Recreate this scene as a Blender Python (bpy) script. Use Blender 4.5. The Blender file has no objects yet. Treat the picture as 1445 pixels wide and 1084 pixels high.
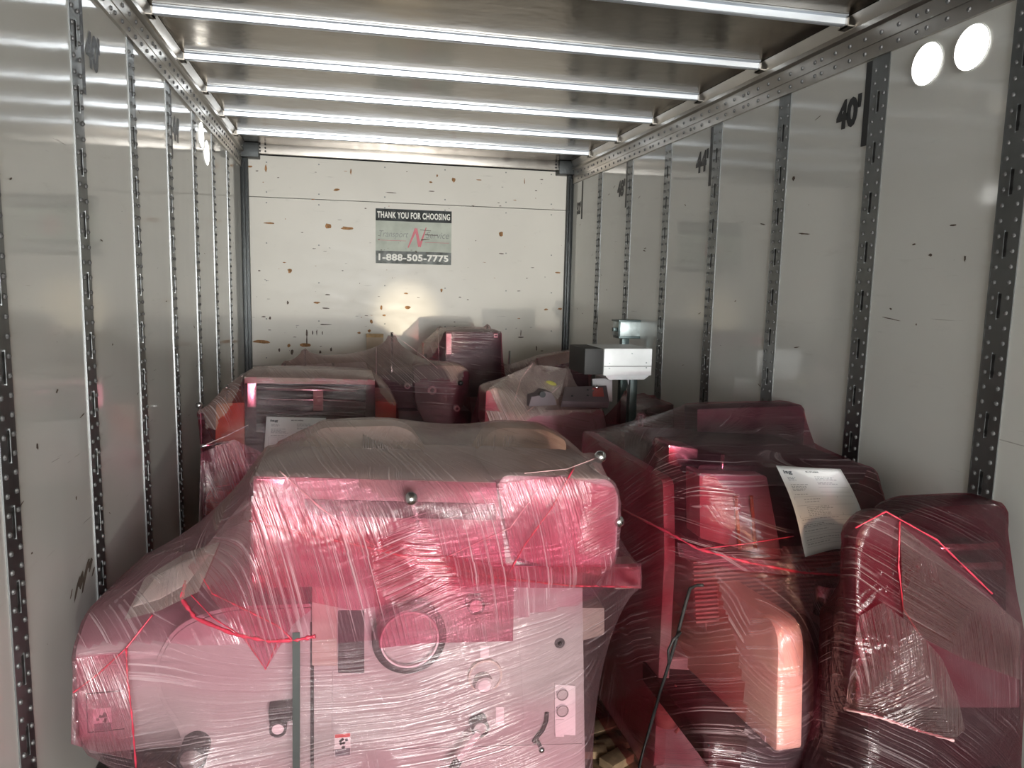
import bpy, bmesh, math, random
import numpy as np
from mathutils import Vector, Matrix, Euler
from mathutils.bvhtree import BVHTree
random.seed(7); RNG = np.random.default_rng(11)
SC = bpy.context.scene
COL = SC.collection

# ------------------------------------------------------------------ camera
FPX = 1078.12
CAM = np.array([-.5778, 9.6896, 1.7798])
def _axes(yaw, pitch, roll):
    cy, sy = math.cos(yaw), math.sin(yaw); cp, sp = math.cos(pitch), math.sin(pitch); cr, sr = math.cos(roll), math.sin(roll)
    f = np.array([sy*cp, cy*cp, sp]); r = np.array([cy, -sy, 0.]); u = np.cross(r, f)
    return r*cr+u*sr, -r*sr+u*cr, f
CR, CU, CF = _axes(.2214, -.1290, .0220)
cam = bpy.data.cameras.new('camera'); cam.sensor_width = 36; cam.lens = FPX/1445*36; cam.clip_start = .02; cam.clip_end = 200
camo = bpy.data.objects.new('camera', cam); COL.objects.link(camo)
camo.matrix_world = Matrix(((CR[0], CU[0], -CF[0], CAM[0]), (CR[1], CU[1], -CF[1], CAM[1]), (CR[2], CU[2], -CF[2], CAM[2]), (0, 0, 0, 1)))
SC.camera = camo
# ------------------------------------------------------------------ light and exposure
vs = SC.view_settings
vs.view_transform = 'Standard'; vs.look = 'None'; vs.gamma = 1; vs.use_curve_mapping = False
vs.exposure = 0.03
SC.cycles.max_bounces = 10; SC.cycles.diffuse_bounces = 5; SC.cycles.glossy_bounces = 5
SC.cycles.transmission_bounces = 4; SC.cycles.transparent_max_bounces = 24
SC.cycles.sample_clamp_indirect = 6
SC.cycles.caustics_reflective = True
world = bpy.data.worlds.new('dock_daylight'); SC.world = world; world.use_nodes = True
world.node_tree.nodes['Background'].inputs[0].default_value = (.9, .96, 1, 1)
world.node_tree.nodes['Background'].inputs[1].default_value = .6
def area(name, loc, target, sx, sy, power, color, shape='RECTANGLE', spread=180):
    l = bpy.data.lights.new(name, 'AREA'); l.shape = shape; l.size = sx; l.size_y = sy; l.energy = power; l.color = color
    l.spread = math.radians(spread)
    o = bpy.data.objects.new(name, l); COL.objects.link(o); o.location = loc
    o.rotation_euler = (Vector(target)-Vector(loc)).to_track_quat('-Z', 'Y').to_euler()
    return o
# daylight through the open rear doors, and the warm dock lamp that hangs beside them
# (open doors stand behind the camera)
area('rear_door_daylight', (0, .3, 1.45), (0, 12, 1.5), 2.5, 2.5, 1050, (.97, .99, 1))
area('dock_lamp', (.914, 4.0, 1.04), (-.06, 16, 1.52), .12, .12, 45, (1, .93, .82), 'DISK', 90)
def spot(name, loc, target, ang, power, color, blend=.4, r=.05):
    l = bpy.data.lights.new(name, 'SPOT'); l.energy = power; l.spot_size = math.radians(ang); l.spot_blend = blend; l.color = color; l.shadow_soft_size = r
    o = bpy.data.objects.new(name, l); COL.objects.link(o); o.location = loc
    o.rotation_euler = (Vector(target)-Vector(loc)).to_track_quat('-Z', 'Y').to_euler()
    return o
spot('wall_glare_spot', (.914, 4.0, 1.04), (-.06, 16, 1.52), 3.2, 3000, (1, .84, .58), 1.0, .05)  # added narrow spot, stands in for the dock lamp's glare on the front wall
spot('warm_fill_spot', (-.25, 8.6, 2.25), (.76, 11.75, .76), 14, 240, (1, .62, .38), 1.0, .05)  # added warm fill that brightens the right-hand machine's cover, no lamp known there

# ------------------------------------------------------------------ pixel -> world point on a plane
def ray(x, y): return CF+CR*(x-722.5)/FPX-CU*(y-542)/FPX
def P(x, y, Y): d = ray(x, y); return CAM+d*(Y-CAM[1])/d[1]
def PX(x, y, X): d = ray(x, y); return CAM+d*(X-CAM[0])/d[0]
def PZ(x, y, Z): d = ray(x, y); return CAM+d*(Z-CAM[2])/d[2]

# ------------------------------------------------------------------ materials
MATS = {}
def nt_mat(name):
    m = bpy.data.materials.new(name); m.use_nodes = True; n = m.node_tree; n.nodes.clear()
    out = n.nodes.new('ShaderNodeOutputMaterial'); MATS[name] = m
    return m, n, out
def mat(name, col, rough=.5, metal=0, bump=0, bscale=60, var=.06, vscale=6, emis=0, spec=.5, coat=0, alpha=1):
    m, n, out = nt_mat(name); N = n.nodes; L = n.links
    b = N.new('ShaderNodeBsdfPrincipled'); L.new(b.outputs[0], out.inputs[0])
    b.inputs['Roughness'].default_value = rough; b.inputs['Metallic'].default_value = metal
    b.inputs['Specular IOR Level'].default_value = spec; b.inputs['Coat Weight'].default_value = coat
    tc = N.new('ShaderNodeTexCoord'); nz = N.new('ShaderNodeTexNoise'); nz.inputs['Scale'].default_value = vscale; nz.inputs['Detail'].default_value = 5
    L.new(tc.outputs['Object'], nz.inputs['Vector'])
    rp = N.new('ShaderNodeValToRGB'); L.new(nz.outputs['Fac'], rp.inputs['Fac'])
    lo = [max(0, c*(1-var)) for c in col[:3]]; hi = [min(1, c*(1+var)) for c in col[:3]]
    rp.color_ramp.elements[0].position = .35; rp.color_ramp.elements[1].position = .65
    rp.color_ramp.elements[0].color = (*lo, 1); rp.color_ramp.elements[1].color = (*hi, 1)
    L.new(rp.outputs[0], b.inputs['Base Color'])
    if bump:
        n2 = N.new('ShaderNodeTexNoise'); n2.inputs['Scale'].default_value = bscale; n2.inputs['Detail'].default_value = 4
        L.new(tc.outputs['Object'], n2.inputs['Vector'])
        bp = N.new('ShaderNodeBump'); bp.inputs['Strength'].default_value = bump; bp.inputs['Distance'].default_value = .005
        L.new(n2.outputs['Fac'], bp.inputs['Height']); L.new(bp.outputs[0], b.inputs['Normal'])
    if emis:
        b.inputs['Emission Color'].default_value = (*col[:3], 1); b.inputs['Emission Strength'].default_value = emis
    return m

def math_node(n, op, a, b=None, clamp=False):
    k = n.nodes.new('ShaderNodeMath'); k.operation = op; k.use_clamp = clamp
    for i, v in enumerate((a, b)):
        if v is None: continue
        if isinstance(v, (int, float)): k.inputs[i].default_value = v
        else: n.links.new(v, k.inputs[i])
    return k.outputs[0]
def noise(n, vec, scale, detail=2, rough=.5, dist=0):
    k = n.nodes.new('ShaderNodeTexNoise'); k.inputs['Scale'].default_value = scale; k.inputs['Detail'].default_value = detail
    k.inputs['Roughness'].default_value = rough; k.inputs['Distortion'].default_value = dist
    n.links.new(vec, k.inputs['Vector']); return k.outputs['Fac']
def ramp(n, fac, a, b, lo=0., hi=1.):
    k = n.nodes.new('ShaderNodeMapRange'); k.inputs[1].default_value = a; k.inputs[2].default_value = b
    k.inputs[3].default_value = lo; k.inputs[4].default_value = hi; n.links.new(fac, k.inputs[0]); return k.outputs[0]
def scaled(n, vec, s, rot=(0, 0, 0), loc=(0, 0, 0)):
    k = n.nodes.new('ShaderNodeMapping'); k.inputs['Scale'].default_value = s; k.inputs['Rotation'].default_value = rot; k.inputs['Location'].default_value = loc
    n.links.new(vec, k.inputs[0]); return k.outputs[0]
def mixcol(n, fac, a, b):
    k = n.nodes.new('ShaderNodeMix'); k.data_type = 'RGBA'
    if isinstance(fac, (int, float)): k.inputs[0].default_value = fac
    else: n.links.new(fac, k.inputs[0])
    for i, v in ((6, a), (7, b)):
        if isinstance(v, tuple): k.inputs[i].default_value = (*v, 1) if len(v) == 3 else v
        else: n.links.new(v, k.inputs[i])
    return k.outputs[2]

def wall_mat(name, col, rough, wear, wave, spec=.9):
    """white glossy lining panel: soft waviness, fine scratches, small dark nicks and smears"""
    m, n, out = nt_mat(name); N = n.nodes; L = n.links
    tc = N.new('ShaderNodeTexCoord').outputs['Object']
    b = N.new('ShaderNodeBsdfPrincipled'); L.new(b.outputs[0], out.inputs[0]); b.inputs['Specular IOR Level'].default_value = spec
    big = noise(n, tc, 1.3, 4)
    c = mixcol(n, ramp(n, big, .35, .65), tuple(x*.93 for x in col), col)
    sm = noise(n, scaled(n, tc, (3, 1.2, 7)), 2.2, 6, .7)
    c = mixcol(n, ramp(n, sm, .62, .8, 0, .22*wear), c, (.28, .26, .22))
    sc_ = noise(n, scaled(n, tc, (2, 2, 55), (.25, 0, .2)), 2.0, 3, .6)
    msk = noise(n, tc, 2.7, 2)
    f = math_node(n, 'MULTIPLY', ramp(n, sc_, .69, .74), ramp(n, msk, .5, .62, 0, .5*wear), True)
    c = mixcol(n, f, c, (.16, .15, .13))
    sp = noise(n, scaled(n, tc, (14, 10, 22)), 1.6, 3, .7)
    c = mixcol(n, ramp(n, sp, .755, .78, 0, .8*wear), c, (.07, .06, .05))
    L.new(c, b.inputs['Base Color'])
    L.new(ramp(n, sm, .3, .7, rough*.85, rough*1.3), b.inputs['Roughness'])
    bp = N.new('ShaderNodeBump'); bp.inputs['Strength'].default_value = wave; bp.inputs['Distance'].default_value = .02
    L.new(noise(n, scaled(n, tc, (1, 1.6, .8)), 1.5, 2), bp.inputs['Height']); L.new(bp.outputs[0], b.inputs['Normal'])
    return m
wall_mat('lining', (.74, .75, .715), .075, 1, .14)
wall_mat('front_panel', (.71, .68, .61), .30, 1, .10, .12)

def brushed(name, col, rough, axis_scale, bump=.15, metal=1., var=.25):
    m, n, out = nt_mat(name); N = n.nodes; L = n.links
    tc = N.new('ShaderNodeTexCoord').outputs['Object']
    b = N.new('ShaderNodeBsdfPrincipled'); L.new(b.outputs[0], out.inputs[0]); b.inputs['Metallic'].default_value = metal
    a = noise(n, scaled(n, tc, axis_scale), 1.5, 5, .6)
    bl = noise(n, tc, 2.3, 4, .6)
    c = mixcol(n, ramp(n, bl, .3, .7), tuple(x*(1-var) for x in col), col)
    L.new(c, b.inputs['Base Color']); L.new(ramp(n, a, .3, .7, rough*.8, rough*1.25), b.inputs['Roughness'])
    bp = N.new('ShaderNodeBump'); bp.inputs['Strength'].default_value = bump; bp.inputs['Distance'].default_value = .01
    L.new(math_node(n, 'ADD', bl, math_node(n, 'MULTIPLY', a, .15)), bp.inputs['Height']); L.new(bp.outputs[0], b.inputs['Normal'])
    return m
brushed('roof_sheet', (.33, .285, .23), .2, (.6, 9, 9), .5)
brushed('rail_alu', (.50, .47, .43), .35, (12, .7, 12), .1)
brushed('bow_steel', (.82, .88, .95), .32, (.7, 12, 12), .05, .85, .06)
brushed('post_steel', (.27, .28, .28), .42, (12, 12, .8), .2)
mat('dark_steel', (.03, .033, .033), .45, .6, .1)
mat('rivet', (.17, .17, .17), .55, .6)
mat('slot_dark', (.012, .012, .012), .8)
mat('marker_black', (.012, .012, .013), .45)
mat('chip_wood', (.33, .17, .07), .85, 0, .3, 200, .35, 40)
mat('chip_grey', (.12, .09, .07), .85, 0, 0, 50, .3, 40)
mat('white_paint', (.80, .80, .78), .5)
mat('sign_dark', (.045, .05, .05), .8, 0, 0, 50, .5, 12)
mat('sign_mid', (.17, .18, .17), .8, 0, 0, 50, .5, 12)
mat('sign_face', (.46, .49, .42), .7, 0, 0, 50, .12, 9)
mat('sign_text', (.80, .79, .72), .5)
mat('sign_grey', (.25, .26, .24), .5)
mat('sign_red', (.55, .11, .14), .5)
mat('lamp_lens', (1, 1, .97), .4, emis=5)
mat('lamp_rim', (.8, .8, .78), .3)

def floor_mat():
    m, n, out = nt_mat('floor_boards'); N = n.nodes; L = n.links
    tc = N.new('ShaderNodeTexCoord').outputs['Object']
    b = N.new('ShaderNodeBsdfPrincipled'); L.new(b.outputs[0], out.inputs[0]); b.inputs['Roughness'].default_value = .7
    s = noise(n, scaled(n, tc, (14, .8, 1)), 2, 6, .6)
    c = mixcol(n, ramp(n, s, .3, .7), (.10, .062, .032), (.27, .175, .09))
    w = N.new('ShaderNodeTexWave'); w.bands_direction = 'X'; w.inputs['Scale'].default_value = 10 / 3.2; w.inputs['Distortion'].default_value = .2
    L.new(tc, w.inputs['Vector'])
    c = mixcol(n, ramp(n, w.outputs['Fac'], .0, .06, 1, 0), c, (.01, .008, .006))
    d = noise(n, tc, 9, 5, .7)
    c = mixcol(n, ramp(n, d, .5, .62), c, (.05, .04, .03))
    L.new(c, b.inputs['Base Color'])
floor_mat()

mat('cream', (.42, .41, .40), .38, 0, .03, 300, .04)
mat('cream_worn', (.50, .45, .39), .5, 0, .1, 80, .12, 9)
mat('grey_panel', (.45, .44, .43), .4)
mat('dark_panel', (.03, .027, .03), .5)
mat('black_plastic', (.016, .016, .017), .5)
mat('black_rubber', (.02, .02, .02), .6)
mat('steel', (.62, .62, .63), .22, 1, .03, 150)
mat('chrome', (.8, .8, .82), .12, 1)
mat('orange_side', (.42, .17, .05), .45, 0, .05, 60, .25, 5)
mat('machine_red', (.45, .06, .05), .35)
mat('offcut_wood', (.20, .13, .07), .8, 0, .1, 60, .3, 20)
mat('wood', (.50, .33, .16), .7, 0, .1, 60, .25, 20)
mat('cardboard', (.52, .43, .32), .85, 0, .05, 60, .1)
mat('ivory', (.74, .62, .46), .45, 0, .05, 60, .1, 5)
mat('paper', (.80, .81, .82), .65, 0, .02, 90, .02)
mat('ink', (.10, .11, .13), .7)
mat('ink_light', (.42, .43, .46), .7)
mat('sheet_metal_white', (.72, .75, .76), .35, .0, .03, 60, .08, 7)
mat('galvanised', (.40, .46, .46), .4, .6, .1, 40, .35, 12)
mat('dark_green_steel', (.06, .085, .085), .4, .5, .05, 40, .2)
mat('yellow_part', (.42, .40, .08), .4)
mat('purple_panel', (.15, .115, .125), .6)
mat('glass_jar', (.62, .52, .44), .25, 0, .1, 40, .15, 20)
mat('hose_braid', (.62, .42, .34), .55, 0, .6, 300, .25, 60)
mat('strap_grey', (.085, .09, .088), .45, .2)
mat('label_white', (.78, .77, .77), .5)
mat('label_dark', (.15, .14, .16), .5)
mat('label_red', (.62, .10, .10), .5)

def film_mat(name, tint, haze_col, haze=.16, slope=(.10, -.55), slope2=(-.35, .4), streak=1., gloss=1., crump=0., vert=0., dens=1., fine=130):
    """stretch film: tinted see-through plastic, milky pulled streaks with painted highlights, fine taut ripples that catch the light"""
    m, n, out = nt_mat(name); N = n.nodes; L = n.links
    tc = N.new('ShaderNodeTexCoord').outputs['Object']
    sep = N.new('ShaderNodeSeparateXYZ'); L.new(tc, sep.inputs[0]); x, y, z = sep.outputs
    def coord(ax, ay, along, across, warp=.03):
        w = noise(n, tc, 2.2, 2)
        v = math_node(n, 'ADD', z, math_node(n, 'ADD', math_node(n, 'MULTIPLY', x, ax), math_node(n, 'MULTIPLY', y, ay)))
        v = math_node(n, 'ADD', v, math_node(n, 'MULTIPLY', w, warp*2))
        cb = N.new('ShaderNodeCombineXYZ')
        L.new(math_node(n, 'MULTIPLY', x, along), cb.inputs[0]); L.new(math_node(n, 'MULTIPLY', y, along), cb.inputs[1]); L.new(math_node(n, 'MULTIPLY', v, across), cb.inputs[2])
        return cb.outputs[0]
    A = noise(n, coord(slope[0], slope[1], .45, fine), 1, 3, .6)
    B = noise(n, coord(slope2[0], slope2[1], .6, fine*1.15), 1, 3, .6)
    # upright ripples
    cb = N.new('ShaderNodeCombineXYZ'); hx = math_node(n, 'ADD', x, math_node(n, 'ADD', math_node(n, 'MULTIPLY', y, .6), math_node(n, 'MULTIPLY', z, .25)))
    L.new(math_node(n, 'MULTIPLY', hx, fine*1.2), cb.inputs[0]); L.new(math_node(n, 'MULTIPLY', z, 1.5), cb.inputs[1])
    Cn = noise(n, cb.outputs[0], 1, 3, .6)
    k1 = ramp(n, noise(n, scaled(n, tc, (1, 1, 1), loc=(3, 1, 2)), 3.1, 1), .48, .58)
    k2 = ramp(n, noise(n, scaled(n, tc, (1, 1, 1), loc=(9, 4, 7)), 2.7, 1), .60-.25*vert, .66-.25*vert)
    def mixv(f, a, b):
        k = N.new('ShaderNodeMix'); L.new(f, k.inputs[0]); L.new(a, k.inputs[2]); L.new(b, k.inputs[3]); return k.outputs[0]
    S = mixv(k2, mixv(k1, A, B), Cn)
    lines = math_node(n, 'MULTIPLY', ramp(n, S, .53, .66), ramp(n, noise(n, scaled(n, tc, (1, 1, 1), loc=(5, 2, 8)), 3.3, 2), .38, .60, .15, 1.))
    low = noise(n, tc, 1.9, 3, .55)
    bands = noise(n, coord(slope[0], slope[1], .5, 7), 1, 2)
    # colour
    d = math_node(n, 'MULTIPLY', ramp(n, math_node(n, 'ADD', math_node(n, 'MULTIPLY', low, .5), math_node(n, 'MULTIPLY', bands, .5)), .38, .62, .35, 1.25), dens)
    tcol = mixcol(n, math_node(n, 'MINIMUM', d, 1.), (.97, .90, .91), tint)
    hcol = mixcol(n, math_node(n, 'MINIMUM', d, 1.), tuple(min(1, c*.5+.42) for c in haze_col), haze_col)
    hcol = mixcol(n, math_node(n, 'MULTIPLY', lines, .65), hcol, (.88, .80, .81))  # streak highlights put into the haze colour as whiter lines
    # ripple normal
    h = math_node(n, 'ADD', math_node(n, 'MULTIPLY', S, 1.0*streak), math_node(n, 'MULTIPLY', noise(n, tc, 9, 3, .6, .6), .7+4.5*crump))
    bp = N.new('ShaderNodeBump'); bp.inputs['Strength'].default_value = .85; bp.inputs['Distance'].default_value = .008+.006*crump; L.new(h, bp.inputs['Height'])
    tr = N.new('ShaderNodeBsdfTransparent'); L.new(tcol, tr.inputs[0])
    df = N.new('ShaderNodeBsdfDiffuse'); L.new(hcol, df.inputs[0]); L.new(bp.outputs[0], df.inputs['Normal'])
    tl = N.new('ShaderNodeBsdfTranslucent'); L.new(hcol, tl.inputs[0])
    dm = N.new('ShaderNodeMixShader'); dm.inputs[0].default_value = .35; L.new(df.outputs[0], dm.inputs[1]); L.new(tl.outputs[0], dm.inputs[2])
    hz = math_node(n, 'ADD', math_node(n, 'MULTIPLY', math_node(n, 'ADD', .45, math_node(n, 'MULTIPLY', d, .7)), haze), math_node(n, 'MULTIPLY', lines, .42*streak), True)
    body = N.new('ShaderNodeMixShader'); L.new(hz, body.inputs[0]); L.new(tr.outputs[0], body.inputs[1]); L.new(dm.outputs[0], body.inputs[2])
    gl = N.new('ShaderNodeBsdfGlossy'); gl.inputs['Color'].default_value = (1, .97, .97, 1); gl.inputs['Roughness'].default_value = .16
    L.new(bp.outputs[0], gl.inputs['Normal'])
    fr = N.new('ShaderNodeLayerWeight'); fr.inputs['Blend'].default_value = .35; L.new(bp.outputs[0], fr.inputs['Normal'])
    gf = math_node(n, 'ADD', .045*gloss, math_node(n, 'MULTIPLY', fr.outputs['Fresnel'], .36*gloss), True)
    fin = N.new('ShaderNodeMixShader'); L.new(gf, fin.inputs[0]); L.new(body.outputs[0], fin.inputs[1]); L.new(gl.outputs[0], fin.inputs[2])
    L.new(fin.outputs[0], out.inputs[0])
    return m
film_mat('film_pink', (.92, .54, .63), (.78, .32, .42), .13, slope=(-.10, -.55), slope2=(-.28, .3), vert=.4, gloss=1.3)
film_mat('film_light', (.93, .68, .74), (.82, .50, .57), .09, slope=(-.10, -.55), slope2=(-.20, .3), vert=-.15, gloss=1.25, streak=1.05)
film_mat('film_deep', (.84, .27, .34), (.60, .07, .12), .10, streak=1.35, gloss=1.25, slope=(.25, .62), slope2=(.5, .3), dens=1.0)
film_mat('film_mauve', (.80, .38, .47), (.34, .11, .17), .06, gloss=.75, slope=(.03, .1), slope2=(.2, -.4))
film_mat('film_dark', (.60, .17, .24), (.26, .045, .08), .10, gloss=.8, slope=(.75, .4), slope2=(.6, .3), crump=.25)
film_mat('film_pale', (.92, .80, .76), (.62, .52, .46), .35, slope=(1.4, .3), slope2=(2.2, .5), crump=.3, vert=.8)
film_mat('film_top_sheen', (.88, .71, .70), (.68, .50, .46), .27, slope=(1.1, .2), slope2=(1.8, -.4), vert=.5)  # for up-facing film: pale ceiling sheen put into the colour
film_mat('film_layer', (.92, .45, .57), (.82, .22, .34), .14, vert=.9)
film_mat('film_crumple', (.74, .24, .32), (.36, .08, .13), .12, crump=.35, vert=.6, gloss=1.1)
mat('film_cord', (.62, .05, .09), .3, 0, .3, 120, .2, 20)
mat('film_cord_pale', (.72, .45, .45), .3, 0, .3, 120, .2, 20)

# ------------------------------------------------------------------ mesh helpers
def link(name, verts, faces, material, parent=None, smooth=False, origin=None, mats=None, fmat=None):
    me = bpy.data.meshes.new(name)
    V = np.asarray(verts, float)
    if parent is not None:
        o0 = parent_origin(parent)
    else:
        o0 = np.array(origin if origin is not None else (0, 0, 0), float)
    me.from_pydata((V-o0).tolist(), [], [list(map(int, f)) for f in faces])
    for mm in (mats or [material]): me.materials.append(MATS[mm])
    if fmat is not None: me.polygons.foreach_set('material_index', fmat)
    if smooth: me.polygons.foreach_set('use_smooth', [True]*len(me.polygons))
    me.update()
    ob = bpy.data.objects.new(name, me); COL.objects.link(ob)
    if parent is not None: ob.parent = parent
    else: ob.location = o0
    return ob
ORIG = {}
def parent_origin(p):
    o = np.zeros(3)
    while p is not None:
        o = o+np.array(p.location); p = p.parent
    return o
def tag(o, label=None, cat=None, group=None, kind=None):
    for k, v in (('label', label), ('category', cat), ('group', group), ('kind', kind)):
        if v: o[k] = v
    return o
def empty(name, loc, label, cat, group=None):
    o = bpy.data.objects.new(name, None); COL.objects.link(o); o.location = loc; o.empty_display_size = .1
    return tag(o, label, cat, group)

class MB:
    """collects shapes into one mesh"""
    def __init__(s): s.v = []; s.f = []; s.m = []; s.mi = 0
    def add(s, v, f):
        k = len(s.v); s.v += [tuple(map(float, p)) for p in v]; s.f += [[i+k for i in q] for q in f]; s.m += [s.mi]*len(f); return s
    def box(s, a, b, rot=None):
        x0, y0, z0 = a; x1, y1, z1 = b
        v = [(x0, y0, z0), (x1, y0, z0), (x1, y1, z0), (x0, y1, z0), (x0, y0, z1), (x1, y0, z1), (x1, y1, z1), (x0, y1, z1)]
        if rot is not None:
            c = Vector(((x0+x1)/2, (y0+y1)/2, (z0+z1)/2)); R = Euler(rot).to_matrix()
            v = [tuple(R @ (Vector(p)-c)+c) for p in v]
        return s.add(v, [(0, 3, 2, 1), (4, 5, 6, 7), (0, 1, 5, 4), (1, 2, 6, 5), (2, 3, 7, 6), (3, 0, 4, 7)])
    def tube(s, pts, r, n=10, caps=True):
        pts = [np.array(p, float) for p in pts]; rr = r if hasattr(r, '__len__') else [r]*len(pts)
        vs = []; up = None
        for i, p in enumerate(pts):
            t = pts[min(i+1, len(pts)-1)]-pts[max(i-1, 0)]; t = t/(np.linalg.norm(t)+1e-12)
            if up is None: up = np.array((0, 0, 1.)) if abs(t[2]) < .9 else np.array((1., 0, 0))
            a = np.cross(t, up); a /= np.linalg.norm(a)+1e-12; b = np.cross(a, t); up = b
            for k in range(n):
                an = 2*math.pi*k/n; vs.append(p+rr[i]*(a*math.cos(an)+b*math.sin(an)))
        fs = [(i*n+k, i*n+(k+1) % n, (i+1)*n+(k+1) % n, (i+1)*n+k) for i in range(len(pts)-1) for k in range(n)]
        if caps: fs += [tuple(range(n))[::-1], tuple((len(pts)-1)*n+k for k in range(n))]
        return s.add(vs, fs)
    def ball(s, c, r, nu=14, nv=9, sq=(1, 1, 1)):
        vs = [(c[0], c[1], c[2]+r*sq[2])]
        for j in range(1, nv):
            th = math.pi*j/nv
            for i in range(nu):
                ph = 2*math.pi*i/nu; vs.append((c[0]+sq[0]*r*math.sin(th)*math.cos(ph), c[1]+sq[1]*r*math.sin(th)*math.sin(ph), c[2]+sq[2]*r*math.cos(th)))
        vs.append((c[0], c[1], c[2]-r*sq[2])); fs = []
        for i in range(nu): fs.append((0, 1+i, 1+(i+1) % nu))
        for j in range(nv-2):
            for i in range(nu): a = 1+j*nu; fs.append((a+i, a+nu+i, a+nu+(i+1) % nu, a+(i+1) % nu))
        a = 1+(nv-2)*nu
        for i in range(nu): fs.append((a+i, len(vs)-1, a+(i+1) % nu))
        return s.add(vs, fs)
    def ring(s, c, axis, r0, r1, h, n=28):
        """flat ring (or disc with r0=0) around axis, thickness h along -axis"""
        ax = np.array(axis, float); ax /= np.linalg.norm(ax)
        up = np.array((0, 0, 1.)) if abs(ax[2]) < .9 else np.array((1., 0, 0))
        a = np.cross(ax, up); a /= np.linalg.norm(a); b = np.cross(ax, a); c = np.array(c, float)
        vs = []
        prof = [(r0, 0), (r1, 0), (r1, -h), (r0, -h)]
        for k in range(n):
            an = 2*math.pi*k/n; d = a*math.cos(an)+b*math.sin(an)
            for r, q in prof: vs.append(c+d*r+ax*q)
        fs = []
        for k in range(n):
            k2 = (k+1) % n
            for j in range(4):
                j2 = (j+1) % 4; fs.append((k*4+j, k2*4+j, k2*4+j2, k*4+j2))
        return s.add(vs, fs)
    def prism(s, pts, vec):
        n = len(pts); v = [np.array(p, float) for p in pts]; w = [p+np.array(vec, float) for p in v]
        return s.add(v+w, [tuple(range(n)), tuple(range(2*n-1, n-1, -1))]+[(i, i+n, (i+1) % n+n, (i+1) % n) for i in range(n)])
    def build(s, name, material, parent=None, smooth=False, origin=None, bevel=0, seg=2, mats=None, fix=True):
        ob = link(name, s.v, s.f, material, parent, smooth, origin, mats, s.m if mats else None)
        if fix or bevel:
            bm = bmesh.new(); bm.from_mesh(ob.data)
            bmesh.ops.recalc_face_normals(bm, faces=bm.faces)
            if bevel:
                eds = [e for e in bm.edges if len(e.link_faces) == 2 and e.calc_face_angle(0) > .6]
                bmesh.ops.bevel(bm, geom=eds, offset=bevel, segments=seg, profile=.6, affect='EDGES', clamp_overlap=True)
                for f in bm.faces: f.smooth = True
            bm.to_mesh(ob.data); bm.free()
            if bevel:
                try: ob.data.set_sharp_from_angle(angle=math.radians(50))
                except Exception: pass
        return ob

def text_mesh(txt, bold=0.0, spacing=1.0):
    """(verts Nx2 with cap height 1, faces, width)"""
    cu = bpy.data.curves.new('lettering', 'FONT'); cu.body = txt; cu.size = 1; cu.offset = bold; cu.space_character = spacing; cu.resolution_u = 3
    ob = bpy.data.objects.new('lettering', cu); COL.objects.link(ob)
    bpy.context.view_layer.update()
    me = bpy.data.meshes.new_from_object(ob.evaluated_get(bpy.context.evaluated_depsgraph_get()))
    v = np.array([p.co[:2] for p in me.vertices]); f = [list(p.vertices) for p in me.polygons]
    bpy.data.objects.remove(ob); bpy.data.meshes.remove(me)
    v[:, 0] -= v[:, 0].min()
    h = v[:, 1].max()
    return v, f
def text_on(txt, o, ex, ez, w, h, name, material, parent, bold=.02, shear=0, spacing=1., lift=None):
    """lettering filling the rectangle at o spanned by ex*w, ez*h"""
    v, f = text_mesh(txt, bold, spacing); y0 = v[:, 1].min(); y0 = min(0, y0) if any(c in txt for c in 'gpy') else v[:, 1].min()
    W = v[:, 0].max(); H = v[:, 1].max()-y0
    o = np.array(o, float); ex = np.array(ex, float); ez = np.array(ez, float)
    vv = [o+ex*((p[0]/W)*w+shear*(p[1]-y0)/H*h)+ez*((p[1]-y0)/H*h) for p in v]
    return link(name, vv, f, material, parent)

# ------------------------------------------------------------------ the trailer
HW = 1.314; YF = 16.0; ZC = 2.800; ZR = 2.62; FT = .3048
def struct(o, label=None): o['kind'] = 'structure'; 
def S_(o, label=None):
    o['kind'] = 'structure'
    if label: o['label'] = label
    return o
wl = S_(MB().box((-HW-.05, 0, 0), (-HW, YF+.05, ZC+.03)).build('wall_left', 'lining'))
wr = S_(MB().box((HW, 0, 0), (HW+.05, YF+.05, ZC+.03)).build('wall_right', 'lining'))
fl = S_(MB().box((-HW-.05, 0, -.06), (HW+.05, YF+.05, 0)).build('floor', 'floor_boards'))
ce = S_(MB().box((-HW-.05, 0, ZC), (HW+.05, YF+.1, ZC+.02)).build('ceiling', 'roof_sheet'))
fw = MB()
for z0, z1 in ((0, 1.098), (1.102, 2.408), (2.413, 2.722)): fw.box((-1.262, YF, z0), (1.272, YF+.03, z1))
fw = S_(fw.build('wall_front', 'front_panel'))
S_(MB().box((-HW-.05, YF+.03, 0), (HW+.05, YF+.08, ZC)).build('trim_1', 'slot_dark'), 'dark frame behind the front panels')
for sx, k in ((-1, 'left'), (1, 'right')):
    m = MB(); a = sx*HW; b = -1.262 if sx < 0 else 1.272
    m.box((min(a, b), YF-.05, 0), (max(a, b), YF+.03, ZC-.03))
    m.box((min(a, a-sx*.03), YF-.075, 0), (max(a, a-sx*.03), YF-.05, 2.66))
    S_(m.build('trim_2' if sx < 0 else 'trim_3', 'dark_steel', bevel=.003), 'dark steel corner post at the %s end of the front wall' % k)
    S_(MB().box((min(a, a-sx*.14), YF-.12, 2.69), (max(a, a-sx*.14), YF+.03, ZC-.002)).build('trim_%d' % (4 if sx < 0 else 5), 'dark_steel', bevel=.006), 'dark corner block under the roof, %s' % k)
hd = MB().box((-1.205, YF-.06, 2.728), (1.238, YF-.03, 2.812)).box((-1.205, YF-.065, 2.80), (1.238, YF, 2.812))
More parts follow.
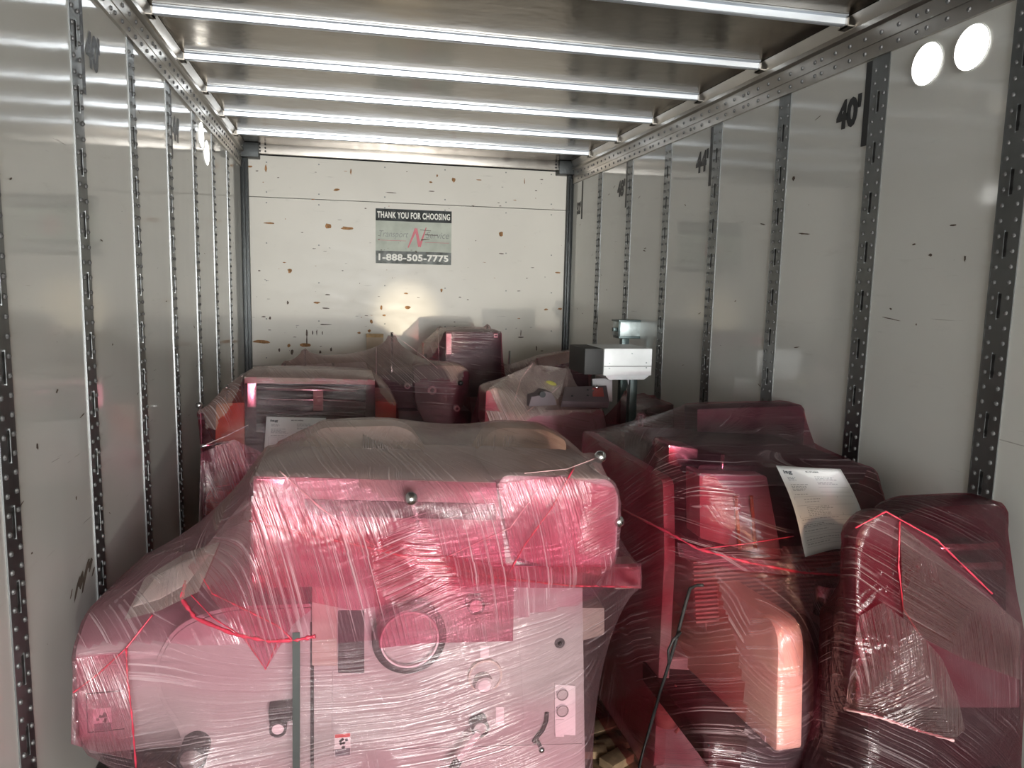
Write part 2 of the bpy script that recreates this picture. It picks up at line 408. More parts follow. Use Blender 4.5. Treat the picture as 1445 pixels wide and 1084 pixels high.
hd = S_(hd.build('trim_6', 'rail_alu', bevel=.002), 'aluminium header beam across the top of the front wall')
m = MB()
for x in (-1.17, -1.13, 1.16, 1.20):
    for z in (2.745, 2.77, 2.795): m.ring((x, YF-.0665, z), (0, -1, 0), 0, .007, .004, 8)
m.build('bolt_heads', 'slot_dark', hd)
# front wall screws, chips of paint, small hooks
m = MB()
for px in (376, 450, 543, 628, 714, 778):
    for py in (229, 271, 286, 343, 396, 450, 505, 519):
        q = P(px, py+(px-376)*.043, YF); m.ring((q[0], YF-.0015, q[2]), (0, -1, 0), 0, .006, .002, 8)
m.build('screws', 'sign_grey', fw)
def blob(m, c, w, h, ax=(1, 0, 0), nrm=(0, -1, 0), n=9, jag=.45, lift=.0012, rot=0):
    ax = np.array(ax, float); nz = np.array((0, 0, 1.)); nr = np.array(nrm, float); pts = []
    for k in range(n):
        a = 2*math.pi*k/n; r = 1-jag*random.random()
        u, v = math.cos(a)*w*r, math.sin(a)*h*r
        u, v = u*math.cos(rot)-v*math.sin(rot), u*math.sin(rot)+v*math.cos(rot)
        pts.append(np.array(c)+ax*u+nz*v+nr*lift)
    m.add(pts, [tuple(range(n))])
chw = MB(); chg = MB()
for x, y, w, h in ((463, 319, 5, 4), (475, 268, 5, 2), (490, 322, 11, 2.5), (707, 330, 4, 4), (380, 315, 9, 1.5), (409, 382, 4, 4), (375, 238, 2, 6), (495, 242, 1.5, 5), (608, 257, 3, 1.5), (640, 254, 3, 4),
                   (617, 248, 1.5, 3), (575, 434, 5, 2.5), (447, 427, 6, 2), (370, 482, 14, 3), (431, 487, 8, 3), (408, 488, 3, 3), (524, 454, 2.5, 3), (507, 470, 3, 2), (521, 467, 3, 2.5), (573, 414, 4, 1.5),
                   (770, 437, 4, 2), (787, 385, 5, 1.5), (740, 256, 1, 5), (542, 445, 3, 2), (352, 235, 4, 2), (350, 425, 3, 2), (676, 254, 5, .8), (790, 436, 5, 2), (623, 410, 2, 3), (538, 434, 2, 4)):
    q = P(x, y, YF); blob(chw, (q[0], YF, q[2]), w/171, h/171)
for x, y, w, h in ((609, 270, 6, .9), (462, 416, 5, 1), (460, 435, 6, 1), (460, 458, 12, 1), (406, 427, 2, 3), (394, 494, 1.5, 3), (467, 493, 2, 3), (412, 497, 3, 4), (452, 497, 2, 2.5), (735, 470, 1, 6), (735, 476, 5, 1),
                   (366, 382, 2, 1), (372, 447, 4, 1), (381, 449, 2, 3), (552, 272, 9, .6), (708, 358, 5, 1), (757, 491, 1.2, 5), (433, 470, 1.5, 6), (441, 470, 1, 4), (447, 469, 1, 5), (455, 470, 1, 4), (433, 480, 1.2, 8)):
    q = P(x, y, YF); blob(chg, (q[0], YF, q[2]), w/171, h/171)
for _ in range(90):
    x, y = random.uniform(356, 795), random.uniform(240, 515); q = P(x, y, YF)
    blob(random.choice((chw, chg, chg)), (q[0], YF, q[2]), random.uniform(.003, .02), random.uniform(.001, .005))
chw.build('paint_chips', 'chip_wood', fw, fix=False); chg.build('scuff_marks', 'chip_grey', fw, fix=False)

# logistic posts on the side walls (every two feet), riveted, slotted
def post_mesh(sx, y):
    m = MB(); x0 = sx*HW; t = .0035; hw = .043
    m.mi = 0; m.box((min(x0, x0-sx*t), y-hw, .3), (max(x0, x0-sx*t), y+hw, ZR+.01))
    if sx > 0: m.box((min(x0, x0-sx*.0040), y-hw-.003, .3), (max(x0, x0-sx*.0040), y-hw, ZR+.01)); m.box((min(x0, x0-sx*.0040), y+hw, .3), (max(x0, x0-sx*.0040), y+hw+.003, ZR+.01))
    z = ZR-.045; i = 0
    while z > .35:
        m.mi = 1
        for dy in (-.026, .026): m.tube([(x0-sx*t, y+dy, z), (x0-sx*(t+.004), y+dy, z), (x0-sx*(t+.006), y+dy, z)], [.0072, .0062, .003], 8)
        if i % 4 == 2:
            m.mi = 2; m.box((min(x0-sx*t, x0-sx*(t+.001)), y-.005, z-.06), (max(x0-sx*t, x0-sx*(t+.001)), y+.005, z+.012))
            m.mi = 0; m.box((min(x0-sx*t, x0-sx*(t+.003)), y+.005, z-.064), (max(x0-sx*t, x0-sx*(t+.003)), y+.0075, z+.016))
        z -= .0445; i += 1
    return m
tn = 10
for sx, kk in ((-1, 'left'), (1, 'right')):
    for ft in range(26, 52, 2):
        o = post_mesh(sx, ft*FT).build('trim_%d' % tn, 'post_steel', mats=['post_steel', 'rivet', 'slot_dark']); tn += 1
        S_(o, 'riveted slotted steel post at %d feet on the %s wall' % (ft, kk))
    # top rail
    prof = [(0, ZR), (.012, ZR), (.012, 2.668), (.015, 2.670), (.015, 2.724), (.034, 2.730), (.034, 2.748), (.020, 2.752), (.040, ZC-.002), (0, ZC-.002)]
    m = MB(); m.prism([(sx*(HW-u), 0, z) for u, z in prof], (0, YF-.08, 0))
    r_ = S_(m.build('trim_%d' % tn, 'rail_alu'), 'riveted aluminium top rail along the %s wall' % kk); tn += 1
    m = MB(); y = 8.0; i = 0
    while y < YF-.2:
        for z, u in ((2.645, .012), (2.697, .015)):
            m.tube([(sx*(HW-u), y, z), (sx*(HW-u-.005), y, z)], [.0085, .006], 7)
        y += .087 if i % 7 else .045; i += 1
    m.build('rivets', 'rivet', r_)
    m = MB(); m.box((min(sx*HW, sx*(HW-.003)), 0, 0), (max(sx*HW, sx*(HW-.003)), YF-.08, .3))
    S_(m.build('baseboard_%s' % kk, 'post_steel'))
# roof bows with end clips
for k in range(-9, 6):
    y = 12.36+.61*k; m = MB()
    prof = [(-.030, ZC-.001), (-.030, ZC-.006), (-.014, ZC-.009), (-.011, 2.770), (-.007, 2.766), (.010, 2.766), (.014, 2.770), (.018, ZC-.008), (.036, ZC-.004), (.036, ZC-.001)]
    m.prism([(-1.262, y+u, z) for u, z in prof], (2.524, 0, 0))
    o = S_(m.build('trim_%d' % tn, 'bow_steel'), 'galvanised roof bow across the ceiling'); tn += 1
    c = MB()
    for sx in (-1, 1):
        c.box((min(sx*1.262, sx*1.30), y-.03, 2.758), (max(sx*1.262, sx*1.30), y+.03, 2.763))
        c.box((min(sx*1.262, sx*1.268), y-.025, 2.758), (max(sx*1.262, sx*1.268), y+.02, 2.79))
    c.build('end_clip', 'rail_alu', o)
# footage markers stuck on the walls
def marker(wall, sx, ft, num, off, z1=2.617, bl=.30, tz=2.40, th=.115, tw=.145):
    y0 = ft*FT+off; x = sx*(HW-.0012)
    b = MB().box((min(x, x-sx*.0006), y0-.016, z1-bl), (max(x, x-sx*.0006), y0+.016, z1)).build('footage_bar', 'marker_black', wall)
    ty = y0+.03+tw if sx > 0 else y0+.03
    ey = (0, -1, 0) if sx > 0 else (0, 1, 0)
    if sx < 0: ty = y0+.03
    text_on(num, (x-sx*.0004, ty, tz), ey, (0, 0, 1), tw, th, 'footage_number', 'marker_black', wall, bold=.055)
for ft, num in ((40, "40'"), (44, "44'"), (48, "48'")): marker(wr, 1, ft, num, .065)
marker(wr, 1, 52, "52'", -.02-.15, tz=2.36, tw=.10, th=.10)
for ft, num in ((40, "40'"), (44, "44'")): marker(wl, -1, ft, num, .065, z1=2.612, tz=2.40)
# scuffs on the side walls
m = MB()
for sx, lst in ((-1, ((120, 812, .075, .014, .75), (108, 830, .05, .010, .8), (127, 797, .03, .016, .6), (114, 820, .04, .02, .7), (131, 806, .02, .008, .6), (100, 838, .02, .006, .8), (52, 630, .008, .012, 0), (107, 703, .006, .01, 0), (120, 888, .006, .012, 0), (80, 552, .012, .005, .3))),
                (1, ((1290, 345, .012, .004, 0), (1120, 252, .014, .012, .4), (1135, 330, .05, .004, .1), (1313, 360, .01, .006, 0), (1362, 365, .005, .012, 0), (1155, 166, .025, .002, -.3), (1345, 318, .02, .003, 0), (1257, 450, .07, .002, .1), (940, 355, .01, .004, 0)))):
    for x, y, w, h, r in lst:
        q = PX(x, y, sx*HW); blob(m, q, w, h, (0, 1, 0), (-sx, 0, 0), rot=r, n=11)
for _ in range(80):
    sx = random.choice((-1, 1)); blob(m, (sx*HW, random.uniform(11, 15.8), random.uniform(.7, 2.5)), random.uniform(.004, .03), random.uniform(.0015, .005), (0, 1, 0), (-sx, 0, 0), rot=random.uniform(-.5, .5))
S_(m.build('trim_90', 'chip_grey', fix=False), 'dark scuffs and nicks on the side walls')

# round lights high on both walls
def dome(x, y, sx, label, r=.066, z=2.531):
    t = empty('round_wall_light', (sx*HW, y, z), label, 'light', 'round lights high on the trailer walls')
    m = MB(); m.tube([(sx*(HW-.0005), y, z), (sx*(HW-.006), y, z)], [r, r*.99], 36); m.build('lens', 'lamp_lens', t)
    m = MB(); m.ring((sx*(HW-.005), y, z), (-sx, 0, 0), r, r+.003, .0045, 36)
    m.box((min(sx*HW, sx*(HW-.005)), y+r, z-.014), (max(sx*HW, sx*(HW-.005)), y+r+.008, z-.002)); m.build('rim', 'lamp_rim', t)
    return t
dome(0, 11.965, 1, 'farther of two glowing white round lights on the right wall')
dome(0, 11.78, 1, 'nearer of two glowing white round lights on the right wall')
dome(0, 14.24, -1, 'left one of two narrow glowing round lights high on the left wall', z=2.55)
dome(0, 14.40, -1, 'right one of two narrow glowing round lights high on the left wall', z=2.48)

# sign on the front wall
sg = empty('company_sign', (0, YF, 1.93), 'grey notice reading THANK YOU FOR CHOOSING, screwed to the white front wall', 'sign')
X0, X1, Z0, Z1 = -.303, .307, 1.93, 2.362; yS = YF-.004
MB().box((X0, yS, Z0), (X1, YF-.0005, Z1)).build('board', 'sign_face', sg)
MB().box((X0, yS-.0005, 2.267), (X1, yS-.0001, Z1)).build('top_band', 'sign_dark', sg)
MB().box((X0, yS-.0005, Z0), (X1, yS-.0001, 2.03)).build('bottom_band', 'sign_mid', sg)
yT = yS-.0012
text_on('THANK YOU FOR CHOOSING', (X0+.012, yT, 2.288), (1, 0, 0), (0, 0, 1), .585, .052, 'lettering', 'sign_text', sg, bold=.03, spacing=1.08)
text_on('1-888-505-7775', (X0+.022, yT, 1.952), (1, 0, 0), (0, 0, 1), .565, .056, 'phone_number', 'sign_text', sg, bold=.035, spacing=1.05)
text_on('Transport', (X0+.014, yT, 2.125), (1, 0, 0), (0, 0, 1), .235, .065, 'lettering', 'sign_grey', sg, bold=-.002, shear=.25)
text_on('Service', (X0+.40, yT, 2.140), (1, 0, 0), (0, 0, 1), .185, .052, 'lettering', 'sign_grey', sg, bold=-.002, shear=.25)
m = MB()
def stroke(m, a, b, w0, w1, y):
    a = np.array(a); b = np.array(b); d = (b-a)/np.linalg.norm(b-a); nn = np.array((-d[1], d[0]))
    q = [a+nn*w0, a-nn*w0, b-nn*w1, b+nn*w1]; m.add([(p[0], y, p[1]) for p in q], [(0, 1, 2, 3)])
stroke(m, (-.045, 2.06), (.02, 2.215), .004, .012, yT-.0003); stroke(m, (.018, 2.215), (.048, 2.07), .010, .012, yT-.0006); stroke(m, (.048, 2.07), (.10, 2.225), .010, .003, yT-.0009)
m.box((X0+.015, yT, 2.112), (-.06, yT+.0006, 2.1145)); m.box((.09, yT, 2.105), (X1-.02, yT+.0006, 2.1075))
m.build('red_emblem', 'sign_red', sg, fix=False)
m = MB()
stroke(m, (.05, 2.205), (.14, 2.20), .002, .002, yT-.0012); stroke(m, (.09, 2.168), (.195, 2.165), .004, .002, yT-.0012); stroke(m, (.06, 2.125), (.13, 2.135), .006, .002, yT-.0012)
for _ in range(26): blob(m, (random.uniform(X0, X1), yT-.0006, random.choice((random.uniform(1.94, 1.97), random.uniform(2.02, 2.06), random.uniform(2.08, 2.24)))), random.uniform(.002, .012), random.uniform(.001, .005), lift=0)
m.build('scratches', 'chip_grey', sg, fix=False)['kind'] = 'stuff'

# ------------------------------------------------------------------ stretch film by relaxing a membrane over the machine
class Field:
    """distance field of the solid shapes under the film"""
    def __init__(s, lo, hi, h=.014):
        s.lo = np.array(lo, float)-.08; s.h = h; s.n = np.ceil((np.array(hi)+.08-s.lo)/h).astype(int)+1
        s.d = np.full(s.n, .12, np.float32)
    def _sub(s, a, b):
        i0 = np.clip(np.floor((np.array(a)-.07-s.lo)/s.h).astype(int), 0, s.n); i1 = np.clip(np.ceil((np.array(b)+.07-s.lo)/s.h).astype(int)+1, 0, s.n)
        if (i1 <= i0).any(): return None
        g = [s.lo[k]+s.h*np.arange(i0[k], i1[k]) for k in range(3)]
        return i0, i1, np.meshgrid(*g, indexing='ij')
    def _put(s, i0, i1, d):
        v = s.d[i0[0]:i1[0], i0[1]:i1[1], i0[2]:i1[2]]; np.minimum(v, d, out=v)
    def capsule(s, a, b, r):
        a = np.array(a, float); b = np.array(b, float); q = s._sub(np.minimum(a, b)-r, np.maximum(a, b)+r)
        if q is None: return
        i0, i1, (X, Y, Z) = q; d = b-a; L = max(d@d, 1e-12)
        t = np.clip(((X-a[0])*d[0]+(Y-a[1])*d[1]+(Z-a[2])*d[2])/L, 0, 1)
        s._put(i0, i1, np.sqrt((X-a[0]-t*d[0])**2+(Y-a[1]-t*d[1])**2+(Z-a[2]-t*d[2])**2)-r)
    def prism(s, pts, axis, lo, hi, rnd=.004):
        """polygon (Mx2, in the two axes other than `axis`) swept from lo to hi"""
        pts = np.array(pts, float); oth = [k for k in range(3) if k != axis]
        a = np.zeros(3); b = np.zeros(3); a[axis] = lo; b[axis] = hi; a[oth] = pts.min(0); b[oth] = pts.max(0)
        q = s._sub(a, b)
        if q is None: return
        i0, i1, G = q; U2 = G[oth[0]].take(0, axis); V2 = G[oth[1]].take(0, axis); W = G[axis]
        dd = np.full(U2.shape, 1e9); ins = np.zeros(U2.shape, bool); n = len(pts)
        for i in range(n):
            p, e = pts[i], pts[(i+1) % n]-pts[i]; wx = U2-p[0]; wy = V2-p[1]
            t = np.clip((wx*e[0]+wy*e[1])/max(e@e, 1e-12), 0, 1); dd = np.minimum(dd, (wx-t*e[0])**2+(wy-t*e[1])**2)
            p2 = pts[(i+1) % n]; c = (p[1] > V2) != (p2[1] > V2)
            with np.errstate(divide='ignore', invalid='ignore'):
                xi = (p2[0]-p[0])*(V2-p[1])/(p2[1]-p[1]+1e-15)+p[0]
            ins ^= c & (U2 < xi)
        d2 = np.expand_dims(np.where(ins, -1, 1)*np.sqrt(dd), axis)
        dw = np.abs(W-(lo+hi)/2)-(hi-lo)/2
        s._put(i0, i1, np.minimum(np.maximum(d2, dw), 0)+np.sqrt(np.maximum(d2, 0)**2+np.maximum(dw, 0)**2))
    def grad(s): s.g = [g.astype(np.float32) for g in np.gradient(s.d, s.h)]
    def sample(s, arrs, p):
        q = (p-s.lo)/s.h; q = np.clip(q, 0, s.n-1.001); i = q.astype(int); f = q-i; out = []
        for A in arrs:
            r = 0
            for dx in (0, 1):
                wx = f[:, 0] if dx else 1-f[:, 0]
                for dy in (0, 1):
                    wy = f[:, 1] if dy else 1-f[:, 1]
                    for dz in (0, 1):
                        r = r+wx*wy*(f[:, 2] if dz else 1-f[:, 2])*A[i[:, 0]+dx, i[:, 1]+dy, i[:, 2]+dz]
            out.append(r)
        return out
def box_grid(lo, hi, h):
    lo = np.array(lo, float); hi = np.array(hi, float); n = np.maximum(2, np.round((hi-lo)/h).astype(int)); ids = {}; V = []; F = []
    def vid(t):
        if t not in ids: ids[t] = len(V); V.append(lo+(hi-lo)*np.array(t)/n)
        return ids[t]
    for ax in range(3):
        a, b = [k for k in range(3) if k != ax]
        for side in (0, n[ax]):
            for i in range(n[a]):
                for j in range(n[b]):
                    q = []
                    for di, dj in ((0, 0), (1, 0), (1, 1), (0, 1)):
                        t = [0, 0, 0]; t[ax] = int(side); t[a] = i+di; t[b] = j+dj; q.append(vid(tuple(t)))
                    flip = (side == 0) ^ (ax == 1)
                    F.append(q[::-1] if flip else q)
    return np.array(V), np.array(F)
def subdiv(V, F):
    E4 = np.stack([F, np.roll(F, -1, 1)], 2).reshape(-1, 2); Es = np.sort(E4, 1)
    U_, inv = np.unique(Es, axis=0, return_inverse=True); inv = inv.reshape(-1, 4); N = len(V)
    mid = V[U_].mean(1); cen = V[F].mean(1); V2 = np.vstack([V, mid, cen]); e = inv+N; c = np.arange(len(F))+N+len(U_)
    F2 = np.concatenate([np.stack([F[:, k], e[:, k], c, e[:, k-1]], 1) for k in range(4)])
    return V2, F2
def relax(field, lo, hi, h=.015, steps=(300, 80, 45), press=(.005, .0006, 0), eps=(.045, .018, .006), levels=2, hold=.0):
    V, F = box_grid(lo, hi, h*2**levels); field.grad(); zlo = lo[2]
    for lv in range(levels+1):
        if lv: V, F = subdiv(V, F)
        N = len(V)
        E = np.unique(np.sort(np.vstack([F[:, [0, 1]], F[:, [1, 2]], F[:, [2, 3]], F[:, [3, 0]]]), 1), axis=0)
        deg = np.bincount(E.ravel(), minlength=N).astype(float); iters = steps[lv]
        for it in range(iters):
            S = np.stack([np.bincount(E[:, 0], V[E[:, 1], k], N)+np.bincount(E[:, 1], V[E[:, 0], k], N) for k in range(3)], 1)/deg[:, None]
            V2 = V+.7*(S-V)
            p = press[lv]*max(0, 1-it/(iters*.5)); ep = eps[lv]
            if p:
                fn = np.cross(V[F[:, 2]]-V[F[:, 0]], V[F[:, 3]]-V[F[:, 1]]); R4 = F.ravel()
                nn = np.stack([np.bincount(R4, np.repeat(fn[:, k], 4), N) for k in range(3)], 1); nn /= np.linalg.norm(nn, axis=1)[:, None]+1e-12
                V2 -= nn*p
            V2[:, 2] = np.maximum(V2[:, 2], zlo)
            zb = V[:, 2] <= zlo+1e-6; V2[zb, 2] = zlo
            for _ in range(2):
                d, gx, gy, gz = field.sample([field.d, *field.g], V2)
                k = d < ep
                g = np.stack([gx, gy, gz], 1)[k]; g /= np.linalg.norm(g, axis=1)[:, None]+1e-9
                V2[k] += np.clip(g*(ep-d[k])[:, None], -.03, .03)
            for Q in ((F, E) if lv < 2 else (F,)):
                M_ = V2[Q].mean(1); d, gx, gy, gz = field.sample([field.d, *field.g], M_); k = d < ep*.9
                if not k.any(): continue
                g = np.stack([gx, gy, gz], 1)[k]; g /= np.linalg.norm(g, axis=1)[:, None]+1e-9
                g = np.clip(g*(ep*.9-d[k])[:, None], -.03, .03); ids = Q[k].ravel(); w = np.bincount(ids, minlength=N); rp_ = np.repeat(g, Q.shape[1], 0)
                add = np.stack([np.bincount(ids, rp_[:, q], N) for q in range(3)], 1)/np.maximum(w, 1)[:, None]; V2 += add*1.2
            V2[zb, 2] = zlo
            V = V2
    zb = V[:, 2] <= zlo+.004
    keep = ~zb[F].all(1)
    used = np.unique(F[keep]); mp = np.full(len(V), -1); mp[used] = np.arange(len(used))
    return V[used], mp[F[keep]]

def rounded(pts, r, n=4):
    """round the corners of a 2-D outline; r may be a list"""
    pts = [np.array(p, float) for p in pts]; rr = r if hasattr(r, '__len__') else [r]*len(pts); out = []
    for i, p in enumerate(pts):
        a = pts[i-1]-p; b = pts[(i+1) % len(pts)]-p; la, lb = np.linalg.norm(a), np.linalg.norm(b); q = min(rr[i], la*.49, lb*.49)
        if q < 1e-4: out.append(p); continue
        s, e = p+a/la*q, p+b/lb*q
        for k in range(n+1): t = k/n; out.append(s*(1-t)**2+p*2*t*(1-t)+e*t*t)
    return out

class Machine:
    def __init__(s, name, loc, label, cat, lo, hi, group=None):
        s.root = empty(name, loc, label, cat, group); s.lo = lo; s.hi = hi; s.f = Field(lo, hi); s.bvh = None
    def slab(s, name, px, Y, depth, material, r=.01, film=True, bevel=.004, world=False, parent=None, label=None):
        """outline given where it shows on the plane Y, swept back by depth"""
        w = [((p[0], p[1]) if world else tuple(P(p[0], p[1], Y)[[0, 2]])) for p in px]
        w = rounded(w, r)
        m = MB(); m.prism([(p[0], Y, p[1]) for p in w], (0, depth, 0)); o = m.build(name, material, parent or s.root, bevel=bevel)
        if film: s.f.prism(w, 1, Y, Y+depth)
        if label: o['label'] = label
        return o
    def sidewise(s, name, yz, x0, x1, material, r=.01, film=True, bevel=.004):
        """outline in the Y-Z plane swept from x0 to x1"""
        w = rounded(yz, r); m = MB(); m.prism([(x0, p[0], p[1]) for p in w], (x1-x0, 0, 0)); o = m.build(name, material, s.root, bevel=bevel)
        if film: s.f.prism(w, 0, x0, x1)
        return o
    def base(s, x0, x1, y0, y1, z1):
        MB().box((x0, y0, 0), (x1, y1, z1)).build('base', 'dark_panel', s.root, bevel=.005); s.f.prism([(x0, y0), (x1, y0), (x1, y1), (x0, y1)], 2, 0, z1)
    def ghost(s, a, b, r):
        s.f.capsule(a, b, r)
    def cone(s, tip):
        t = np.array(tip, float)
        for dz, rr in ((0, .012), (.02, .02), (.05, .034), (.09, .05), (.15, .075)): s.f.capsule(t-np.array((0, 0, dz+rr*.4)), t-np.array((0, 0, dz+rr*.4+.01)), rr)
    def rod(s, name, a, b, r, material, film=True, parent=None, n=14):
        m = MB().tube([a, b], r, n); o = m.build(name, material, parent or s.root, smooth=False, bevel=0)
        for p in o.data.polygons: p.use_smooth = len(p.vertices) == 4
        if film: s.f.capsule(a, b, r)
        if name == 'upright_rod': s.cone(b)
        return o
    def ballknob(s, px, Y, back, r=.017, film=True, material='steel', rodm='dark_panel'):
        c = P(px[0], px[1], Y); b = np.array(back if len(back) == 3 else P(back[0], back[1], Y+.15))
        o = MB().ball(c, r, 18, 12).build('ball_knob', material, s.root, smooth=True); m = MB().tube([c, b], .005, 8).build('rod', 'steel', o)
        if film:
            s.f.capsule(c, c, .002)
            for u, rr in ((.25, 1.25), (.5, 1.8), (.8, 2.4)): s.f.capsule(c*(1-u)+b*u, c*(1-u)+b*u, r*rr)
        return o
    def dial(s, px, Y, r, ringw=.3, mat_out='dark_panel', mat_in='cream', h=.03, film=False):
        c = P(px[0], px[1], Y); m = MB(); m.mi = 0; m.ring((c[0], Y, c[2]), (0, -1, 0), r*(1-ringw), r, h); m.mi = 1; m.ring((c[0], Y+.003, c[2]), (0, -1, 0), 0, r*(1-ringw), h)
        o = m.build('knob', mat_out, s.root, mats=[mat_out, mat_in])
        if film: s.f.capsule((c[0], Y+.005, c[2]), (c[0], Y+h, c[2]), r*.8)
        return o
    def wrap(s, material, name='stretch_film', regions=(), **kw):
        V, F = relax(s.f, s.lo, s.hi, **kw); s.V, s.F = V, F
        s.bvh = BVHTree.FromPolygons([Vector(v) for v in V], F.tolist())
        o = link(name, V, F, material, s.root, smooth=True)
        a = V[F]; fn = np.cross(a[:, 2]-a[:, 0], a[:, 3]-a[:, 1]); fn /= np.linalg.norm(fn, axis=1)[:, None]+1e-12; c = a.mean(1)
        idx = np.zeros(len(F), int)
        for k, (mt, fun) in enumerate(regions):
            o.data.materials.append(MATS[mt]); idx[fun(fn, c)] = k+1
        o.data.polygons.foreach_set('material_index', idx); o.data.update()
        return o
    def hit(s, px, off=.006):
        d = Vector(ray(px[0], px[1])).normalized(); h = s.bvh.ray_cast(Vector(CAM), d)
        if h[0] is None: return None
        return np.array(h[0]-d*off), h[3]
    def cord(s, pts, r=.0035, material='film_cord', name='film_cord', sub=10, parent=None):
        path = []; 
        for a, b in zip(pts[:-1], pts[1:]):
            for k in range(sub): path.append((a[0]+(b[0]-a[0])*k/sub, a[1]+(b[1]-a[1])*k/sub))
        path.append(pts[-1]); W = []
        D = []
        for q in path:
            h = s.hit(q, .004); D.append(None if h is None else h[1])
        last = next((d for d in D if d is not None), None)
        if last is None: return None
        for i in range(len(D)):
            if D[i] is None: D[i] = last
            last = D[i]
        for q, d in zip(path, D): W.append(CAM+np.array(Vector(ray(*q)).normalized())*(d-.004))
        rr = [r*(.6+.8*random.random()) for _ in W]
        return MB().tube(W, rr, 6).build(name, material, s.root, smooth=True)
    def sheet(s, top, bot, material='film_layer', name='film_layer', n=28, m=18, off=.007, back=None, smoothd=0):
        """a second layer of film lying on the first, between two edge lines"""
        def res(l, k):
            l = np.array(l, float); d = np.r_[0, np.cumsum(np.linalg.norm(np.diff(l, axis=0), axis=1))]; t = np.linspace(0, d[-1], k)
            return np.stack([np.interp(t, d, l[:, 0]), np.interp(t, d, l[:, 1])], 1)
        A, B = res(top, n), res(bot, n); D = np.full((m, n), np.nan); Q = np.zeros((m, n, 2))
        for j in range(m):
            for i in range(n):
                Q[j, i] = A[i]*(1-j/(m-1))+B[i]*j/(m-1); h = s.hit(Q[j, i], 0)
                if h: D[j, i] = h[1]
        ok = ~np.isnan(D)
        if not ok.any(): return None, None
        D[~ok] = np.nanmean(D)
        if smoothd:
            D0 = D.copy()
            # plane-ish depth through the hits, kept in front of them
            jj, ii = np.mgrid[0:m, 0:n]; G = np.stack([np.ones(m*n), jj.ravel()/m, ii.ravel()/n, (jj*ii).ravel()/(m*n), (jj.ravel()/m)**2, (ii.ravel()/n)**2], 1)
            c = np.linalg.lstsq(G, D0.ravel(), rcond=None)[0]; D = (G@c).reshape(m, n); D -= max(0, (D-D0).max())*smoothd
        pts = np.array([[CAM+np.array(Vector(ray(*Q[j, i])).normalized())*(D[j, i]-off) for i in range(n)] for j in range(m)])
        fs = [(j*n+i, j*n+i+1, (j+1)*n+i+1, (j+1)*n+i) for j in range(m-1) for i in range(n-1)]
        if name is None: return pts, None
        return pts, link(name, pts.reshape(-1, 3), fs, material, s.root, smooth=True)

def document(pts, label, group=None, cat='document', text=True, seed=3):
    """a printed sheet following the grid pts; writing is laid along the same sheet"""
    rg = random.Random(seed); m_, n_ = pts.shape[:2]; loc = pts.reshape(-1, 3).mean(0)
    t = empty('shipping_document', tuple(loc), label, cat, group)
    fs = [(j*n_+i, j*n_+i+1, (j+1)*n_+i+1, (j+1)*n_+i) for j in range(m_-1) for i in range(n_-1)]
    o = link('paper_sheet', pts.reshape(-1, 3), fs, 'paper', t, smooth=True)
    so = o.modifiers.new('thickness', 'SOLIDIFY'); so.thickness = .0006; so.offset = 0
    if not text: return t
    cn = CAM
    def at(u, v):
        a = min(max(u, 0), .9999)*(n_-1); b = min(max(v, 0), .9999)*(m_-1); i, j = int(a), int(b); a -= i; b -= j
        p = pts[j, i]*(1-a)*(1-b)+pts[j, i+1]*a*(1-b)+pts[j+1, i]*(1-a)*b+pts[j+1, i+1]*a*b
        d = cn-p; return p+d/np.linalg.norm(d)*.0015
    def lay(txt, u, v, w, h, name, material, bold=.02):
        vv, f = text_mesh(txt, bold); W = vv[:, 0].max(); y0 = vv[:, 1].min(); H = vv[:, 1].max()-y0
        link(name, [at(u+p[0]/W*w, v+h-(p[1]-y0)/H*h) for p in vv], f, material, t)
    lay('isg', .07, .045, .13, .05, 'logo', 'ink', .035); lay('BILL OF LADING', .42, .045, .20, .016, 'heading', 'ink', .03)
    m = MB()
    def dash(u0, u1, v, th=.006):
        k = max(2, int((u1-u0)*14)); 
        for i in range(k):
            a, b = u0+(u1-u0)*i/k, u0+(u1-u0)*(i+1)/k; m.add([at(a, v), at(b, v), at(b, v+th), at(a, v+th)], [(0, 1, 2, 3)])
    def words(u0, u1, v):
        u = u0
        while u < u1:
            w = rg.uniform(.015, .06); dash(u, min(u+w, u1), v, .008); u += w+.012
    for v in (.12, .135, .15): words(.09, .09+rg.uniform(.1, .2), v)
    for v in (.105, .125, .14, .175, .19): words(.52, .52+rg.uniform(.2, .38), v)
    for v in (.20, .22, .235, .25, .265, .31): words(.09, .09+rg.uniform(.15, .3), v)
    for v in (.34, .44, .58, .64, .70, .76, .80, .86, .91): dash(.06, .95, v, .0028)
    for v in (.37, .40, .46, .48, .50, .52, .54, .56): words(.2, .2+rg.uniform(.2, .4), v)
    for v in (.60, .66, .68, .73, .83, .88): words(.08, .08+rg.uniform(.2, .7), v)
    for u in (.06, .72, .95): m.add([at(u, .34), at(u+.004, .34), at(u+.004, .58), at(u, .58)], [(0, 1, 2, 3)])
    m.add([at(.5, .235), at(.95, .235), at(.95, .2385), at(.5, .2385)], [(0, 1, 2, 3)]); m.add([at(.5, .29), at(.95, .29), at(.95, .2935), at(.5, .2935)], [(0, 1, 2, 3)])
    m.build('printed_lines', 'ink_light', t, fix=False)
    return t
